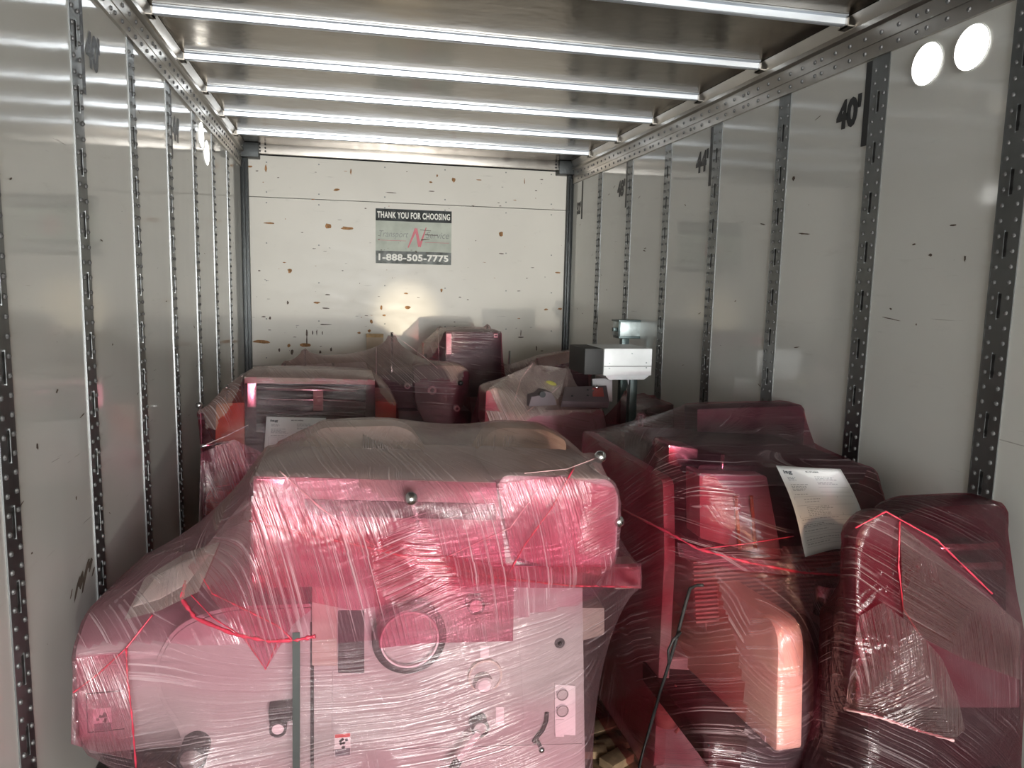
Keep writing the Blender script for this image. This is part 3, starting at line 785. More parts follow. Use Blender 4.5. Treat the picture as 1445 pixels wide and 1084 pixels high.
def sticker(mach, px, Y, w, h, top='label_red', base='label_white', low='label_dark'):
    c = P(px[0], px[1], Y); x, z = c[0], c[2]; y = Y-.0015
    m = MB(); m.mi = 0; m.box((x, y, z-h), (x+w, y+.001, z)); m.mi = 1; m.box((x+.001, y-.0004, z-h*.17), (x+w-.001, y, z-.001)); m.mi = 2; m.box((x+.001, y-.0004, z-h+.001), (x+w-.001, y, z-h*.66))
    m.mi = 3
    for _ in range(7):
        a, b = x+w*random.uniform(.2, .8), z-h*random.uniform(.25, .6); m.box((a-.003, y-.0006, b-.004), (a+.004, y, b+.003), (0, random.uniform(-1, 1), 0))
    return m.build('warning_label', base, mach.root, mats=[base, top, low, 'black_plastic'])

#@@MACHINES
# ------------------------------------------------------------------ A: the big press in front
ya = 11.66
A = Machine('wrapped_printing_press', (-.5, 12.1, 0), 'large cream printing press in pink film, nearest the camera, with round handwheel', 'machine',
            (-1.297, 11.50, .02), (.40, 12.75, 1.37))
# side frame, feeder and base
A.slab('side_panel', [(440, 792), (822, 800), (826, 1084), (838, 1190), (440, 1190)], ya, .9, 'cream', r=.012)
A.slab('panel_door', [(470, 812), (728, 815), (740, 1020), (722, 1052), (468, 1060)], ya-.006, .008, 'cream', r=.02, film=False, bevel=.002)
A.slab('panel_gap', [(438, 880), (443, 880), (443, 1190), (438, 1190)], ya-.004, .01, 'slot_dark', r=0, film=False, bevel=0)
A.slab('base_frame', [(470, 1060), (822, 1050), (838, 1200), (470, 1200)], ya-.004, .02, 'cream', r=.004, film=False)
A.slab('round_side_plate', [(222, 935), (250, 888), (315, 862), (440, 858), (440, 1190), (285, 1190), (262, 1030), (228, 985)], ya+.005, .8, 'cream', r=[.03, .06, .08, 0, 0, .02, .05, .05])
A.slab('plate_edge', [(217, 935), (246, 882), (313, 856), (440, 852), (440, 1190), (278, 1190), (255, 1033), (222, 988)], ya+.012, .01, 'grey_panel', r=[.03, .06, .08, 0, 0, .02, .05, .05], film=False)
# feeder box: front face low, top sloping up and back
fl_, fr_ = P(104, 925, ya+.02)[0], P(222, 925, ya+.02)[0]
zb, zt = P(104, 1050, ya)[2], P(104, 925, ya)[2]
A.sidewise('feeder_cover', [(ya+.02, zb), (ya+.02, zt), (ya+.13, zt+.055), (ya+.80, .83), (ya+.80, zb-.15), (ya+.10, zb-.10)], fl_, fr_+.12, 'cream', r=[.02, .03, .05, .03, .02, .03], bevel=.012)
m = MB()
c0, c1 = P(118, 985, ya), P(172, 1035, ya)
for a, b in (((c0[0], c0[2]), (c1[0], c0[2])), ((c0[0], c1[2]), (c0[0], c0[2])), ((c0[0], c1[2]), (c1[0], c1[2]))):
    m.box((min(a[0], b[0])-.001, ya+.017, min(a[1], b[1])-.001), (max(a[0], b[0])+.001, ya+.021, max(a[1], b[1])+.001))
m.build('hatch_outline', 'slot_dark', A.root)
sticker(A, (131, 1000), ya+.018, .043, .062, top='label_white')
sticker(A, (472, 1036), ya-.006, .042, .066)
# top cover: left box, rounded right box
A.slab('top_cover', [(357, 672), (700, 680), (728, 690), (726, 832), (500, 828), (357, 832)], ya-.10, .34, 'cream', r=[.012, 0, 0, .02, .04, .012], bevel=.008)
A.slab('end_cover', [(702, 683), (712, 670), (862, 676), (874, 700), (870, 790), (850, 815), (760, 798), (722, 785)], ya-.13, .36, 'cream', r=[.02, .02, .03, .03, .03, .03, .05, .03], bevel=.012)
A.slab('dark_opening', [(430, 705), (700, 712), (700, 735), (430, 728)], ya-.106, .01, 'dark_panel', r=.004, film=False)
A.slab('silver_plate', [(361, 676), (402, 677), (398, 702), (362, 704)], ya-.106, .006, 'chrome', r=.003, film=False, bevel=.001)
A.slab('front_pillar', [(440, 790), (476, 790), (476, 940), (440, 940)], ya-.015, .05, 'cream_worn', r=.004, film=False)
A.slab('top_hood', [(440, 612), (455, 603), (555, 600), (580, 606), (610, 645), (610, 700), (400, 700), (400, 650)], 12.12, .12, 'cream_worn', r=[.02, .02, .02, .04, .05, 0, 0, .02], bevel=.01)
A.slab('top_bridge', [(690, 610), (708, 603), (770, 606), (800, 622), (800, 700), (660, 700), (672, 640)], 12.12, .12, 'cardboard', r=[.02]*4+[0, 0, .03], bevel=.01)
A.slab('roller_cover', [(380, 652), (850, 662), (850, 700), (380, 700)], 11.9, .3, 'grey_panel', r=.02)
cm = MB()
for i in range(14):
    q = P(512+i*3.4, 612+i*1.6, 12.115); cm.box((q[0], 12.10, q[2]-.075), (q[0]+.0035, 12.13, q[2]))
cm.build('comb_teeth', 'chrome', A.root)
# handwheel
c = P(575, 886, ya)
m = MB(); m.ring((c[0], ya-.07, c[2]), (0, -1, 0), .078, .097, .035, 44); w_ = m.build('handwheel', 'black_plastic', A.root, bevel=.006)
MB().ring((c[0], ya-.055, c[2]), (0, -1, 0), 0, .079, .02, 44).build('wheel_disc', 'grey_panel', w_)
MB().ring((c[0], ya-.074, c[2]), (0, -1, 0), .072, .0765, .01, 44).build('wheel_rim', 'label_white', w_)
MB().ring((c[0], ya-.035, c[2]), (0, -1, 0), 0, .06, .035, 30).build('hub', 'steel', w_)
A.ghost((c[0], ya-.05, c[2]), (c[0], ya, c[2]), .08)
A.dial((672, 856), ya-.045, .024, .28, 'dark_panel', 'label_white', .05, True)
A.dial((685, 955), ya-.02, .048, .12, 'cream_worn', 'cream', .03)
A.dial((684, 969), ya-.05, .026, .30, 'grey_panel', 'label_white', .04, True)
A.dial((678, 1029), ya-.05, .025, .30, 'black_plastic', 'grey_panel', .05, True)
A.dial((392, 1030), ya-.055, .022, .32, 'black_plastic', 'label_white', .06, True)
A.dial((480, 812), ya-.03, .014, .5, 'steel', 'steel', .03, True)
A.dial((790, 908), ya-.003, .015, .6, 'dark_panel', 'dark_panel', .005)
A.dial((270, 1074), ya-.07, .035, .2, 'black_plastic', 'steel', .09, True)
A.slab('lever_block', [(378, 1003), (420, 998), (422, 1016), (380, 1024)], ya-.04, .05, 'black_plastic', r=.006, film=False)
# crank handle
a = P(676, 1034, ya-.06); b = P(648, 1072, ya-.06); hd_ = MB().tube([a, b], .009, 4).build('crank_arm', 'label_white', A.root)
d = b-a; MB().tube([b, b+d*.12, b+d*.45], [.010, .013, .011], 10).build('crank_grip', 'black_plastic', hd_, smooth=True)
# switch plate and dials
A.slab('switch_plate', [(783, 966), (812, 968), (812, 1038), (783, 1036)], ya-.005, .006, 'label_white', r=.002, film=False, bevel=0)
A.dial((794, 981), ya-.014, .017, .15, 'steel', 'grey_panel', .014)
A.dial((794, 1004), ya-.014, .018, .15, 'steel', 'grey_panel', .014)
m = MB()
for yy in (976, 998, 1018, 1027):
    q = P(785, yy, ya-.007); m.box((q[0], ya-.0065, q[2]-.003), (q[0]+.022, ya-.0055, q[2]))
m.build('plate_print', 'label_dark', A.root)['kind'] = 'stuff'
# curved slot with lever
pts = [P(x, y, ya-.006) for x, y in ((772, 1006), (771, 1018), (766, 1030), (758, 1040), (753, 1048))]
MB().tube(pts, .006, 8).build('curved_slot', 'slot_dark', A.root)
q = P(757, 1042, ya-.004); q2 = P(764, 1058, ya-.05); lv = MB().tube([q, q2], .006, 8).build('slot_lever', 'dark_panel', A.root); MB().ball(q2, .009).build('lever_tip', 'steel', lv, smooth=True)
A.slab('gauge_window', [(477, 862), (514, 862), (514, 950), (477, 950)], ya-.009, .005, 'dark_panel', r=.003, film=False, bevel=0)
for x0, y0, x1, y1 in ((678, 912, 690, 930), (700, 998, 711, 1024), (784, 1016, 796, 1040), (356, 812, 378, 822)):
    Yp = ya-.108 if y0 == 812 else ya-.008
    A.slab('information_label', [(x0, y0), (x1, y0), (x1, y1), (x0, y1)], Yp, .003, 'label_white', r=0, film=False, bevel=0)
A.ballknob((580, 704), ya-.17, P(592, 745, ya-.09)); A.ballknob((847, 645), ya-.05, P(800, 672, ya+.2)); A.ballknob((872, 736), ya-.12, P(838, 740, ya-.02))
# brackets that hold the film out on the right
A.slab('side_bracket', [(868, 802), (903, 800), (904, 830), (868, 832)], 11.90, .10, 'cream_worn', r=.004)
A.slab('lower_bracket', [(820, 858), (853, 858), (853, 896), (820, 905)], 11.92, .10, 'cream_worn', r=.004)
A.base(-.75, .08, 11.70, 12.40, .35)
fa = A.wrap('film_pink', regions=[('film_top_sheen', lambda n, c: (n[:, 2] > .5) & (c[:, 2] > 1.12)), ('film_light', lambda n, c: c[:, 2] < .93+.06*c[:, 0])])
# doubled film, hanging flaps and twisted film edges
A.sheet([(355, 700), (480, 735), (620, 780), (740, 815)], [(352, 830), (400, 845), (440, 850), (500, 862)], off=.008)
A.sheet([(520, 770), (600, 785), (726, 808)], [(535, 915), (600, 908), (724, 905)], 'film_layer')
A.sheet([(265, 800), (300, 760), (350, 700)], [(375, 945), (415, 880), (440, 860)], 'film_layer')
A.sheet([(600, 780), (740, 800), (905, 795)], [(600, 812), (740, 830), (905, 830)], 'film_layer', off=.009)
A.sheet([(357, 672), (500, 676), (700, 682)], [(357, 745), (520, 770), (715, 800)], 'film_layer', off=.009)
A.sheet([(702, 683), (790, 672), (870, 690)], [(722, 790), (800, 812), (868, 800)], 'film_layer', off=.009)
A.sheet([(355, 715), (450, 735), (560, 770), (700, 800), (905, 800)], [(357, 760), (450, 772), (560, 793), (700, 820), (905, 831)], 'film_layer', off=.012, n=40)
A.sheet([(103, 930), (140, 925), (180, 922)], [(100, 1050), (140, 1062), (186, 1072)], 'film_layer')
A.cord([(352, 735), (420, 752), (500, 768), (600, 792), (700, 815), (800, 826), (903, 829)], .0028)
A.cord([(262, 820), (256, 845), (275, 872), (330, 895), (380, 905), (420, 903), (445, 898)], .0045)
A.cord([(283, 810), (300, 838), (350, 862), (395, 885), (412, 903)], .0022)
A.cord([(268, 838), (300, 872), (345, 900), (375, 945), (392, 905)], .0015)
A.cord([(103, 978), (140, 950), (178, 915), (215, 868)], .0022); A.cord([(178, 915), (180, 960), (186, 1010), (192, 1084)], .0022)
A.cord([(395, 665), (450, 715), (520, 765), (600, 800)], .0018, 'film_cord_pale'); A.cord([(810, 660), (780, 715), (740, 770), (715, 815)], .0022)
A.cord([(600, 800), (720, 745), (760, 690)], .0015, 'film_cord_pale')
A.cord([(845, 645), (800, 662), (740, 668)], .0012, 'film_cord_pale')
pts, _ = A.sheet([(222, 812), (262, 790), (297, 781)], [(187, 857), (225, 846), (264, 824)], name=None, off=.004, n=20, m=16)
A.sheet([(205, 815), (262, 780), (310, 765)], [(175, 875), (225, 862), (280, 835)], 'film_top_sheen', off=.011)
document(pts, 'shipping paper lying on the sloping left end of the front press, under the film', 'shipping papers', seed=5)
# grey strapping band
a = P(418, 893, 11.5); tb = []
for i in range(20):
    h = A.hit((418, 893+i*12), .006); tb.append(h[0] if h else P(418, 893+i*12, ya-.02))
m = MB(); v = []
for p in tb: v += [p+np.array((-.009, 0, 0)), p+np.array((.009, 0, 0)), p+np.array((.009, .0015, 0)), p+np.array((-.009, .0015, 0))]
f = []
for i in range(len(tb)-1):
    for k in range(4): f.append((i*4+k, i*4+(k+1) % 4, i*4+4+(k+1) % 4, i*4+4+k))
m.add(v, f); tag(m.build('strapping_band', 'strap_grey', origin=tuple(tb[-1])), 'flat grey strapping band running down the front of the near pink-wrapped press', 'strap')

# ------------------------------------------------------------------ B: wrapped machine on the right
Bm = Machine('wrapped_machine', (.85, 12.5, 0), 'tall machine in deep red film by the right wall, white paper on its top', 'machine',
             (.40, 11.38, .02), (1.305, 13.2, 1.36))
B = Bm
B.sidewise('base_frame', [(12.02, .02), (12.02, .50), (13.10, .62), (13.10, .02)], .50, 1.22, 'grey_panel', r=.01)
B.sidewise('side_panel', [(11.95, .14), (11.95, .90), (11.99, 1.15), (12.85, 1.15), (12.85, .14)], .46, .50, 'cream', r=.03)
B.slab('upper_body', [(985, 655), (1235, 662), (1252, 720), (1200, 790), (985, 775)], 11.90, .66, 'dark_panel', r=.02)
B.slab('front_box', [(987, 668), (1082, 672), (1104, 790), (988, 760)], 11.84, .10, 'cream', r=.008, bevel=.006)
B.slab('metal_box', [(944, 628), (985, 634), (985, 665), (944, 655)], 11.98, .12, 'steel', r=.004)
q = P(1020, 642, 11.90); B.rod('pointed_post', (q[0], 11.90, q[2]-.09), tuple(q), .006, 'steel')
for x in (1038, 1060):
    a = P(x, 700, 11.83); b = P(x+6, 775, 11.83); B.rod('orange_tube', tuple(a), tuple(b), .006, 'orange_side', film=False)
# points that lift the film: peaks behind
B.slab('rear_housing', [(984, 577), (1132, 573), (1150, 640), (984, 640)], 12.50, .12, 'dark_panel', r=.01)
for px, Y, zz in (((905, 585), 12.95, .6),):
    q = P(*px, Y)
    if q[0] > 1.25: q[0] = 1.25
    B.rod('upright_rod', (q[0], q[1], .8), tuple(q), .012, 'steel')
# slatted bed in the middle
m = MB()
for i in range(15):
    z = .905-i*.013; m.box((.52, 11.86-.003*i, z), (1.16, 11.875-.003*i, z+.006))
sb = m.build('slatted_bed', 'cream_worn', B.root)
B.slab('bed_block', [(985, 800), (1190, 820), (1190, 1000), (1010, 1000)], 11.9, .3, 'cream_worn', r=.01)
q = P(1165, 845, 11.75); B.rod('steel_roller', (q[0], q[1], q[2]-.05), (q[0], q[1], q[2]+.05), .036, 'steel', n=24)
B.slab('lower_frame', [(1100, 905), (1190, 905), (1190, 1000), (1100, 1010)], 11.62, .5, 'dark_panel', r=.01)
B.slab('drip_tray', [(1000, 1052), (1200, 1060), (1210, 1084), (1000, 1084)], 11.56, .5, 'dark_panel', r=.004)
# big rounded side cover
x0 = .60
yz = [(12.25, .815), (11.49, .865), (11.46, .50), (12.25, .44)]
B.sidewise('rounded_side_cover', yz, x0, x0+.08, 'ivory', r=[.01, .08, .015, .01], bevel=.012)
q = PX(1068, 880, .62); MB().ring((.655, 11.66, q[2]+.02), (0, -.25, .97), .006, .016, .004).build('round_knob', 'machine_red', B.root)
q = PX(1076, 1040, .595); MB().box((.5955, q[1]-.012, q[2]-.008), (.5985, q[1]+.012, q[2]+.008)).build('small_label', 'label_white', B.root)
q = PX(945, 985, .49)
j = MB(); c = P(940, 1000, 11.95)
j.tube([c+np.array((0, 0, dz)) for dz in (-.055, -.05, 0, .035, .05, .052)], [.03, .042, .044, .04, .024, .024], 18); jr = j.build('bottle', 'glass_jar', B.root, smooth=True)
MB().tube([c+np.array((0, 0, .05)), c+np.array((0, 0, .07))], .027, 16).build('bottle_cap', 'label_white', jr)
h = []
for t in range(16):
    u = t/15; h.append(P(952+18*math.sin(u*3.1), 968+u*66, 11.90))
MB().tube(h, .006, 8).build('braided_hose', 'hose_braid', B.root, smooth=True)
h = [P(962+8*math.sin(u*3.3)+14*u, 985+u*38, 11.89) for u in np.linspace(0, 1, 10)]
MB().tube(h, .005, 8).build('braided_hose', 'hose_braid', B.root, smooth=True)
fb = B.wrap('film_deep', regions=[('film_mauve', lambda n, c: (n[:, 2] > .4) & (c[:, 2] > 1.0)), ('film_pink', lambda n, c: (c[:, 0] > .54) & (c[:, 2] < .93) & (c[:, 1] < 12.3))])  # mauve on up-facing film puts the ceiling's sheen into its colour
B.sheet([(955, 765), (1040, 785), (1140, 800)], [(958, 785), (1040, 805), (1150, 815)], 'film_layer')
B.cord([(880, 720), (940, 750), (985, 775), (1060, 795), (1130, 808), (1185, 812)], .004); B.cord([(985, 775), (1050, 768), (1120, 757)], .0018)
pts, _ = B.sheet([(1095, 657), (1140, 660), (1186, 662)], [(1138, 787), (1178, 776), (1232, 772)], name=None, off=.008, n=16, m=20, smoothd=.9)
# let the sheet bow a little
for j in range(20):
    for i in range(16): pts[j, i] = pts[j, i]+np.array((.010*math.sin(j/19*math.pi), -.006*math.sin(j/19*5), 0))
document(pts, 'white shipping paper curling on top of the red-wrapped machine by the right wall', 'shipping papers', seed=8)
# black strap
sp = []
for x, y in ((992, 826), (984, 826), (974, 830), (968, 850), (955, 900), (940, 950), (922, 1010), (905, 1070), (898, 1100)):
    h = B.hit((x, y), .012); sp.append(h[0] if h else P(x, y, 11.8))
for k in range(3, len(sp)):
    x, y = ((955, 900), (940, 950), (922, 1010), (905, 1070), (898, 1100), (0, 0))[max(0, k-4)] if k > 3 else (968, 850)
m = MB().tube(sp, .0055, 6); tl_ = [P(960, 893, sp[3][1]-.01), P(950, 903, sp[3][1]-.012), P(943, 918, sp[3][1]-.012), P(944, 938, sp[3][1]-.01)]
m.tube([sp[4]]+tl_, .0045, 6)
tag(m.build('black_strap', 'black_rubber', origin=tuple(sp[-1]), smooth=True), 'thin black tie-down strap hanging down beside the rounded pink cover', 'strap')

# ------------------------------------------------------------------ C: dark red hood at the right edge
Cm = Machine('wrapped_machine', (1.0, 11.5, 0), 'machine under dark red crumpled film with a rounded hood, at the right edge', 'machine', (.60, 11.12, .02), (1.305, 11.62, 1.34))
C_ = Cm
C_.slab('hood_plate', [(1208, 1000), (1207, 745), (1250, 722), (1322, 765), (1400, 840), (1440, 885), (1440, 1000)], 11.24, .05, 'purple_panel', r=[.01, .05, .04, .08, .1, 0, 0], bevel=.008)
C_.slab('rear_hood', [(1268, 730), (1300, 716), (1400, 711), (1420, 714), (1420, 900), (1268, 900)], 11.42, .10, 'dark_panel', r=.02)
C_.slab('body', [(1225, 900), (1440, 900), (1440, 1200), (1225, 1200)], 11.3, .2, 'dark_panel', r=.02)
C_.rod('grab_bar', tuple(P(1290, 775, 11.38)), tuple(P(1405, 770, 11.38)), .012, 'chrome')
C_.rod('grab_bar', tuple(P(1320, 800, 11.36)), tuple(P(1410, 798, 11.36)), .012, 'chrome')
C_.base(.72, 1.2, 11.30, 11.50, .5)
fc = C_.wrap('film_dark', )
C_.sheet([(1212, 870), (1245, 850), (1290, 885), (1330, 930), (1352, 985)], [(1192, 1000), (1250, 1015), (1300, 1035), (1345, 1045), (1362, 1030)], 'film_crumple', off=.015)
C_.sheet([(1270, 740), (1300, 765), (1360, 815), (1440, 880)], [(1275, 880), (1300, 900), (1360, 930), (1440, 960)], 'film_dark', off=.01)
C_.cord([(1192, 1000), (1240, 1012), (1300, 1032), (1345, 1045)], .004, 'film_cord_pale'); C_.cord([(1270, 730), (1268, 800), (1275, 860), (1300, 900)], .0018)
C_.cord([(1207, 745), (1250, 722), (1322, 762), (1400, 838)], .002, 'film_cord')

# ------------------------------------------------------------------ D: machine with rollers on the left
yd = 13.35
D = Machine('wrapped_machine', (-.75, 13.7, 0), 'roller machine with orange side plates in film, behind the front press by the left wall', 'machine', (-1.29, 13.12, .02), (-.27, 14.05, 1.36))
D.slab('body', [(330, 640), (556, 640), (556, 900), (330, 900)], yd+.08, .6, 'dark_panel', r=.01)
D.slab('side_plate', [(305, 570), (345, 568), (345, 760), (300, 760)], yd+.03, .5, 'orange_side', r=.01)
D.slab('side_plate', [(530, 566), (559, 568), (559, 640), (530, 640)], yd+.03, .5, 'orange_side', r=.01)
D.slab('lower_cover', [(290, 700), (300, 693), (400, 690), (400, 900), (288, 900)], yd-.06, .3, 'machine_red', r=.02, bevel=.01)
D.slab('frame_end', [(349, 541), (362, 541), (362, 575), (349, 575)], yd, .4, 'steel', r=.002)
D.slab('frame_end', [(516, 543), (529, 543), (529, 610), (516, 610)], yd, .4, 'black_plastic', r=.002)
D.slab('top_tray', [(345, 532), (529, 536), (529, 543), (345, 541)], yd, .4, 'cream_worn', r=.001, bevel=.001)
for yy, r, mt in ((549, .010, 'chrome'), (563, .006, 'chrome'), (556, .016, 'black_rubber'), (576, .016, 'dark_panel'), (590, .02, 'black_rubber'), (604, .02, 'dark_panel')):
    a = P(362, yy, yd+.02); b = P(516, yy+3, yd+.02); D.rod('roller', tuple(a), tuple(b), r, mt, film=False, n=16)
D.slab('roller_bracket', [(442, 552), (456, 552), (456, 580), (442, 580)], yd, .02, 'cream_worn', r=.002, film=False)
D.slab('cross_panel', [(345, 544), (529, 546), (529, 640), (345, 640)], yd+.06, .3, 'dark_panel', r=.003)
D.ballknob((281, 572), yd+.05, P(300, 620, yd+.1), r=.016); D.ballknob((320, 547), yd+.1, P(321, 570, yd+.1), r=.014); D.ballknob((342, 531), yd+.2, P(342, 560, yd+.2), r=.012)
q = P(284, 630, yd-.05); D.rod('pointed_rod', tuple(q), (q[0]+.12, q[1]+.1, q[2]), .008, 'steel')
D.base(-1.1, -.4, 13.5, 14.0, .8)
fd = D.wrap('film_mauve', regions=[('film_top_sheen', lambda n, c: (n[:, 2] > .35) & (c[:, 2] > 1.1))], )
D.sheet([(283, 640), (330, 620), (372, 640)], [(280, 760), (320, 770), (360, 720)], 'film_layer')
D.cord([(292, 700), (300, 688), (340, 682), (372, 690)], .002); D.cord([(285, 630), (320, 615), (350, 600)], .002, 'film_cord_pale')
pts, _ = D.sheet([(376, 588), (418, 589), (460, 590)], [(370, 672), (414, 673), (460, 674)], name=None, off=.006, n=10, m=10, smoothd=1)
document(pts, 'white shipping paper on the roller machine near the left wall, partly behind the front press', 'shipping papers', seed=4)

# ------------------------------------------------------------------ E: presses at the front wall
ye = 14.35
E_ = Machine('wrapped_machine', (-.35, 14.7, 0), 'machine in mauve film rising to two pointed tents, against the front wall', 'machine', (-.98, 14.1, .02), (.32, 15.0, 1.53))
for px, Y in (((430, 494), 14.5), ((402, 512), 14.5), ((553, 469), 14.55), ((470, 512), 14.6)):
    q = P(*px, Y); E_.rod('upright_rod', (q[0], q[1], .9), tuple(q), .008, 'steel')
E_.slab('body', [(410, 525), (520, 520), (520, 700), (410, 700)], ye+.05, .4, 'grey_panel', r=.02)
E_.slab('tower_side', [(531, 530), (612, 526), (640, 540), (640, 700), (531, 700)], ye+.06, .4, 'dark_panel', r=.02)
E_.slab('rounded_panel', [(583, 520), (592, 516), (650, 516), (662, 524), (660, 560), (640, 600), (600, 600), (586, 570)], ye-.12, .12, 'purple_panel', r=.04, bevel=.01)
E_.slab('lower_panel', [(560, 580), (665, 580), (665, 700), (560, 700)], ye-.06, .3, 'dark_panel', r=.02)
for px, r in (((610, 551), .026), ((575, 545), .018), ((645, 577), .018)):
    E_.dial(px, ye-.17, r, .5, 'cream', 'dark_panel', .05, True)
E_.ballknob((650, 541), ye-.2, P(635, 541, ye-.05), r=.016, material='black_plastic')
E_.ballknob((522, 527), ye-.12, P(518, 540, ye), r=.016, material='machine_red')
E_.base(-.85, .2, 14.4, 14.9, .8)
E_.wrap('film_mauve', regions=[('film_top_sheen', lambda n, c: (n[:, 2] > .35) & (c[:, 2] > 1.1))], h=.018)
E_.cord([(531, 490), (531, 540)], .0015, 'film_cord_pale'); E_.cord([(553, 470), (600, 505), (618, 520)], .0015, 'film_cord_pale')

G_ = Machine('wrapped_cabinet', (.3, 15.2, 0), 'dark square cabinet with a small red label, in film against the front wall', 'cabinet', (-.10, 14.80, .02), (.62, 15.6, 1.58))
G_.slab('cabinet_box', [(629, 468), (707, 469), (708, 560), (629, 560)], 14.9, .35, 'dark_panel', r=.002)
G_.slab('window_strip', [(630, 471), (637, 471), (637, 500), (630, 500)], 14.897, .004, 'label_white', r=0, film=False, bevel=0)
sticker(G_, (697, 471), 14.898, .027, .027, low='label_white')
G_.slab('body', [(600, 540), (715, 540), (715, 700), (600, 700)], 14.95, .5, 'grey_panel', r=.02)
for px, Y, mt in (((597, 484), 15.2, 'machine_red'), ((620, 462), 15.35, 'steel'), ((688, 459), 15.3, 'steel'), ((719, 495), 15.2, 'steel'), ((600, 500), 14.95, 'steel')):
    q = P(*px, Y); G_.rod('upright_rod', (q[0], q[1], .9), tuple(q), .008, mt)
G_.base(.0, .5, 15.0, 15.5, .8)
G_.wrap('film_mauve', regions=[('film_top_sheen', lambda n, c: (n[:, 2] > .35) & (c[:, 2] > 1.1))], h=.02)
# board standing behind
q0, q1 = P(517, 476, 15.75), P(541, 560, 15.75)
t = MB().box((q0[0], 15.74, 0), (q1[0], 15.78, q0[2])).build('wooden_board', 'cardboard', origin=(q0[0], 15.75, 0))
MB().box((q0[0], 15.735, q0[2]), (q1[0], 15.80, q0[2]+.025)).build('top_batten', 'wood', t); tag(t, 'pale wooden board with a tan top edge, standing against the front wall behind the tents', 'board')

# ------------------------------------------------------------------ F: machine with control panel in the middle
yf = 13.55
F_ = Machine('wrapped_machine', (.5, 13.8, 0), 'machine in crumpled pale film with a slanted grey console on top, mid load', 'machine', (.10, 13.30, .02), (.86, 14.25, 1.42))
F_.slab('body', [(702, 590), (720, 580), (850, 577), (856, 600), (850, 700), (702, 700)], yf, .5, 'cream', r=[.03, .02, .02, .02, 0, 0])
F_.slab('side_wing', [(686, 552), (700, 546), (720, 600), (700, 625), (684, 600)], yf+.02, .2, 'cream_worn', r=.01)
for px, Y in (((752, 512), 13.85), ((686, 552), 13.7), ((718, 532), 13.75), ((800, 520), 13.95)):
    q = P(*px, Y); F_.rod('upright_rod', (q[0], q[1], .9), tuple(q), .008, 'steel')
F_.dial((739, 607), yf-.05, .026, .25, 'cream', 'cream_worn', .05, True)
F_.dial((798, 603), yf-.02, .016, .5, 'cream', 'cream', .03, True)
F_.base(.25, .75, 13.6, 14.1, .8)
F_.wrap('film_mauve', regions=[('film_top_sheen', lambda n, c: (n[:, 2] > .35) & (c[:, 2] > 1.1))], )
F_.sheet([(690, 548), (720, 528), (752, 514), (800, 520)], [(705, 580), (735, 585), (765, 582), (790, 560)], 'film_pale', off=.01)
F_.sheet([(686, 580), (730, 582), (775, 580)], [(700, 625), (715, 628), (725, 600)], 'film_pale', off=.01)
F_.cord([(790, 545), (770, 562), (745, 580), (730, 592)], .003, 'film_cord_pale'); F_.cord([(752, 513), (735, 535), (725, 570)], .003, 'film_cord_pale')
# control panel resting on it
cp = empty('operator_console', tuple(P(825, 570, yf-.05)), 'slanted grey control panel with a dark display and knobs, resting on the central machine', 'console')
a, b, c, d = P(793, 566, yf-.08), P(860, 568, yf-.08), P(856, 544, yf+.14), P(797, 546, yf+.14)
m = MB(); dn = np.array((0, .02, -.035)); m.add([a, b, c, d, a+dn, b+dn, c+dn, d+dn], [(0, 1, 2, 3), (7, 6, 5, 4), (0, 4, 5, 1), (1, 5, 6, 2), (2, 6, 7, 3), (3, 7, 4, 0)])
m.build('panel_body', 'purple_panel', cp, bevel=.003)
def onp(u, v, l=.003): return a*(1-u)*(1-v)+b*u*(1-v)+c*u*v+d*(1-u)*v+np.array((0, -.4, .9))*l
m = MB(); m.add([onp(.65, .3), onp(.9, .3), onp(.9, .85), onp(.65, .85)], [(0, 1, 2, 3)]); m.build('display', 'machine_red', cp, fix=False)
m = MB()
for u, v in ((.54, .35), (.54, .7), (.2, .3)): m.ball(onp(u, v), .007, 10, 6)
m.build('buttons', 'black_plastic', cp)
o = MB().ball(onp(.75, .8, .01), .012).build('knob', 'steel', cp, smooth=True)
# lid left of the control panel, yellow part, paper behind
q = P(775, 560, 13.62)
yp = MB(); yp.ball(P(774, 549, 13.72), .042, 18, 12, (1.3, .8, 1.1)); tag(yp.build('yellow_bowl', 'yellow_part', origin=tuple(P(774, 549, 13.72)), smooth=True), 'round yellow plastic part peeping out of the pale film beside the control panel', 'container')
hp = [P(x, y, 13.5) for x, y in ((746, 574), (750, 560), (762, 558), (768, 552), (778, 554), (783, 562), (786, 572))]
m = MB(); m.prism(hp, (0, .12, 0)); hb = m.build('metal_housing', 'purple_panel', origin=tuple(hp[0]), bevel=.004); tag(hb, 'small grey metal housing with a round cap, left of the control panel', 'machine part')
MB().ring(P(766, 557, 13.49), (0, -1, 0), 0, .016, .03).build('round_cap', 'black_plastic', hb)
pp = [[P(836+i*7, 534+j*8+abs(i-2)*.4, 13.80+.01*math.sin(i)) for i in range(5)] for j in range(5)]
document(np.array(pp), 'small white paper standing up behind the grey control panel', 'shipping papers', text=False)

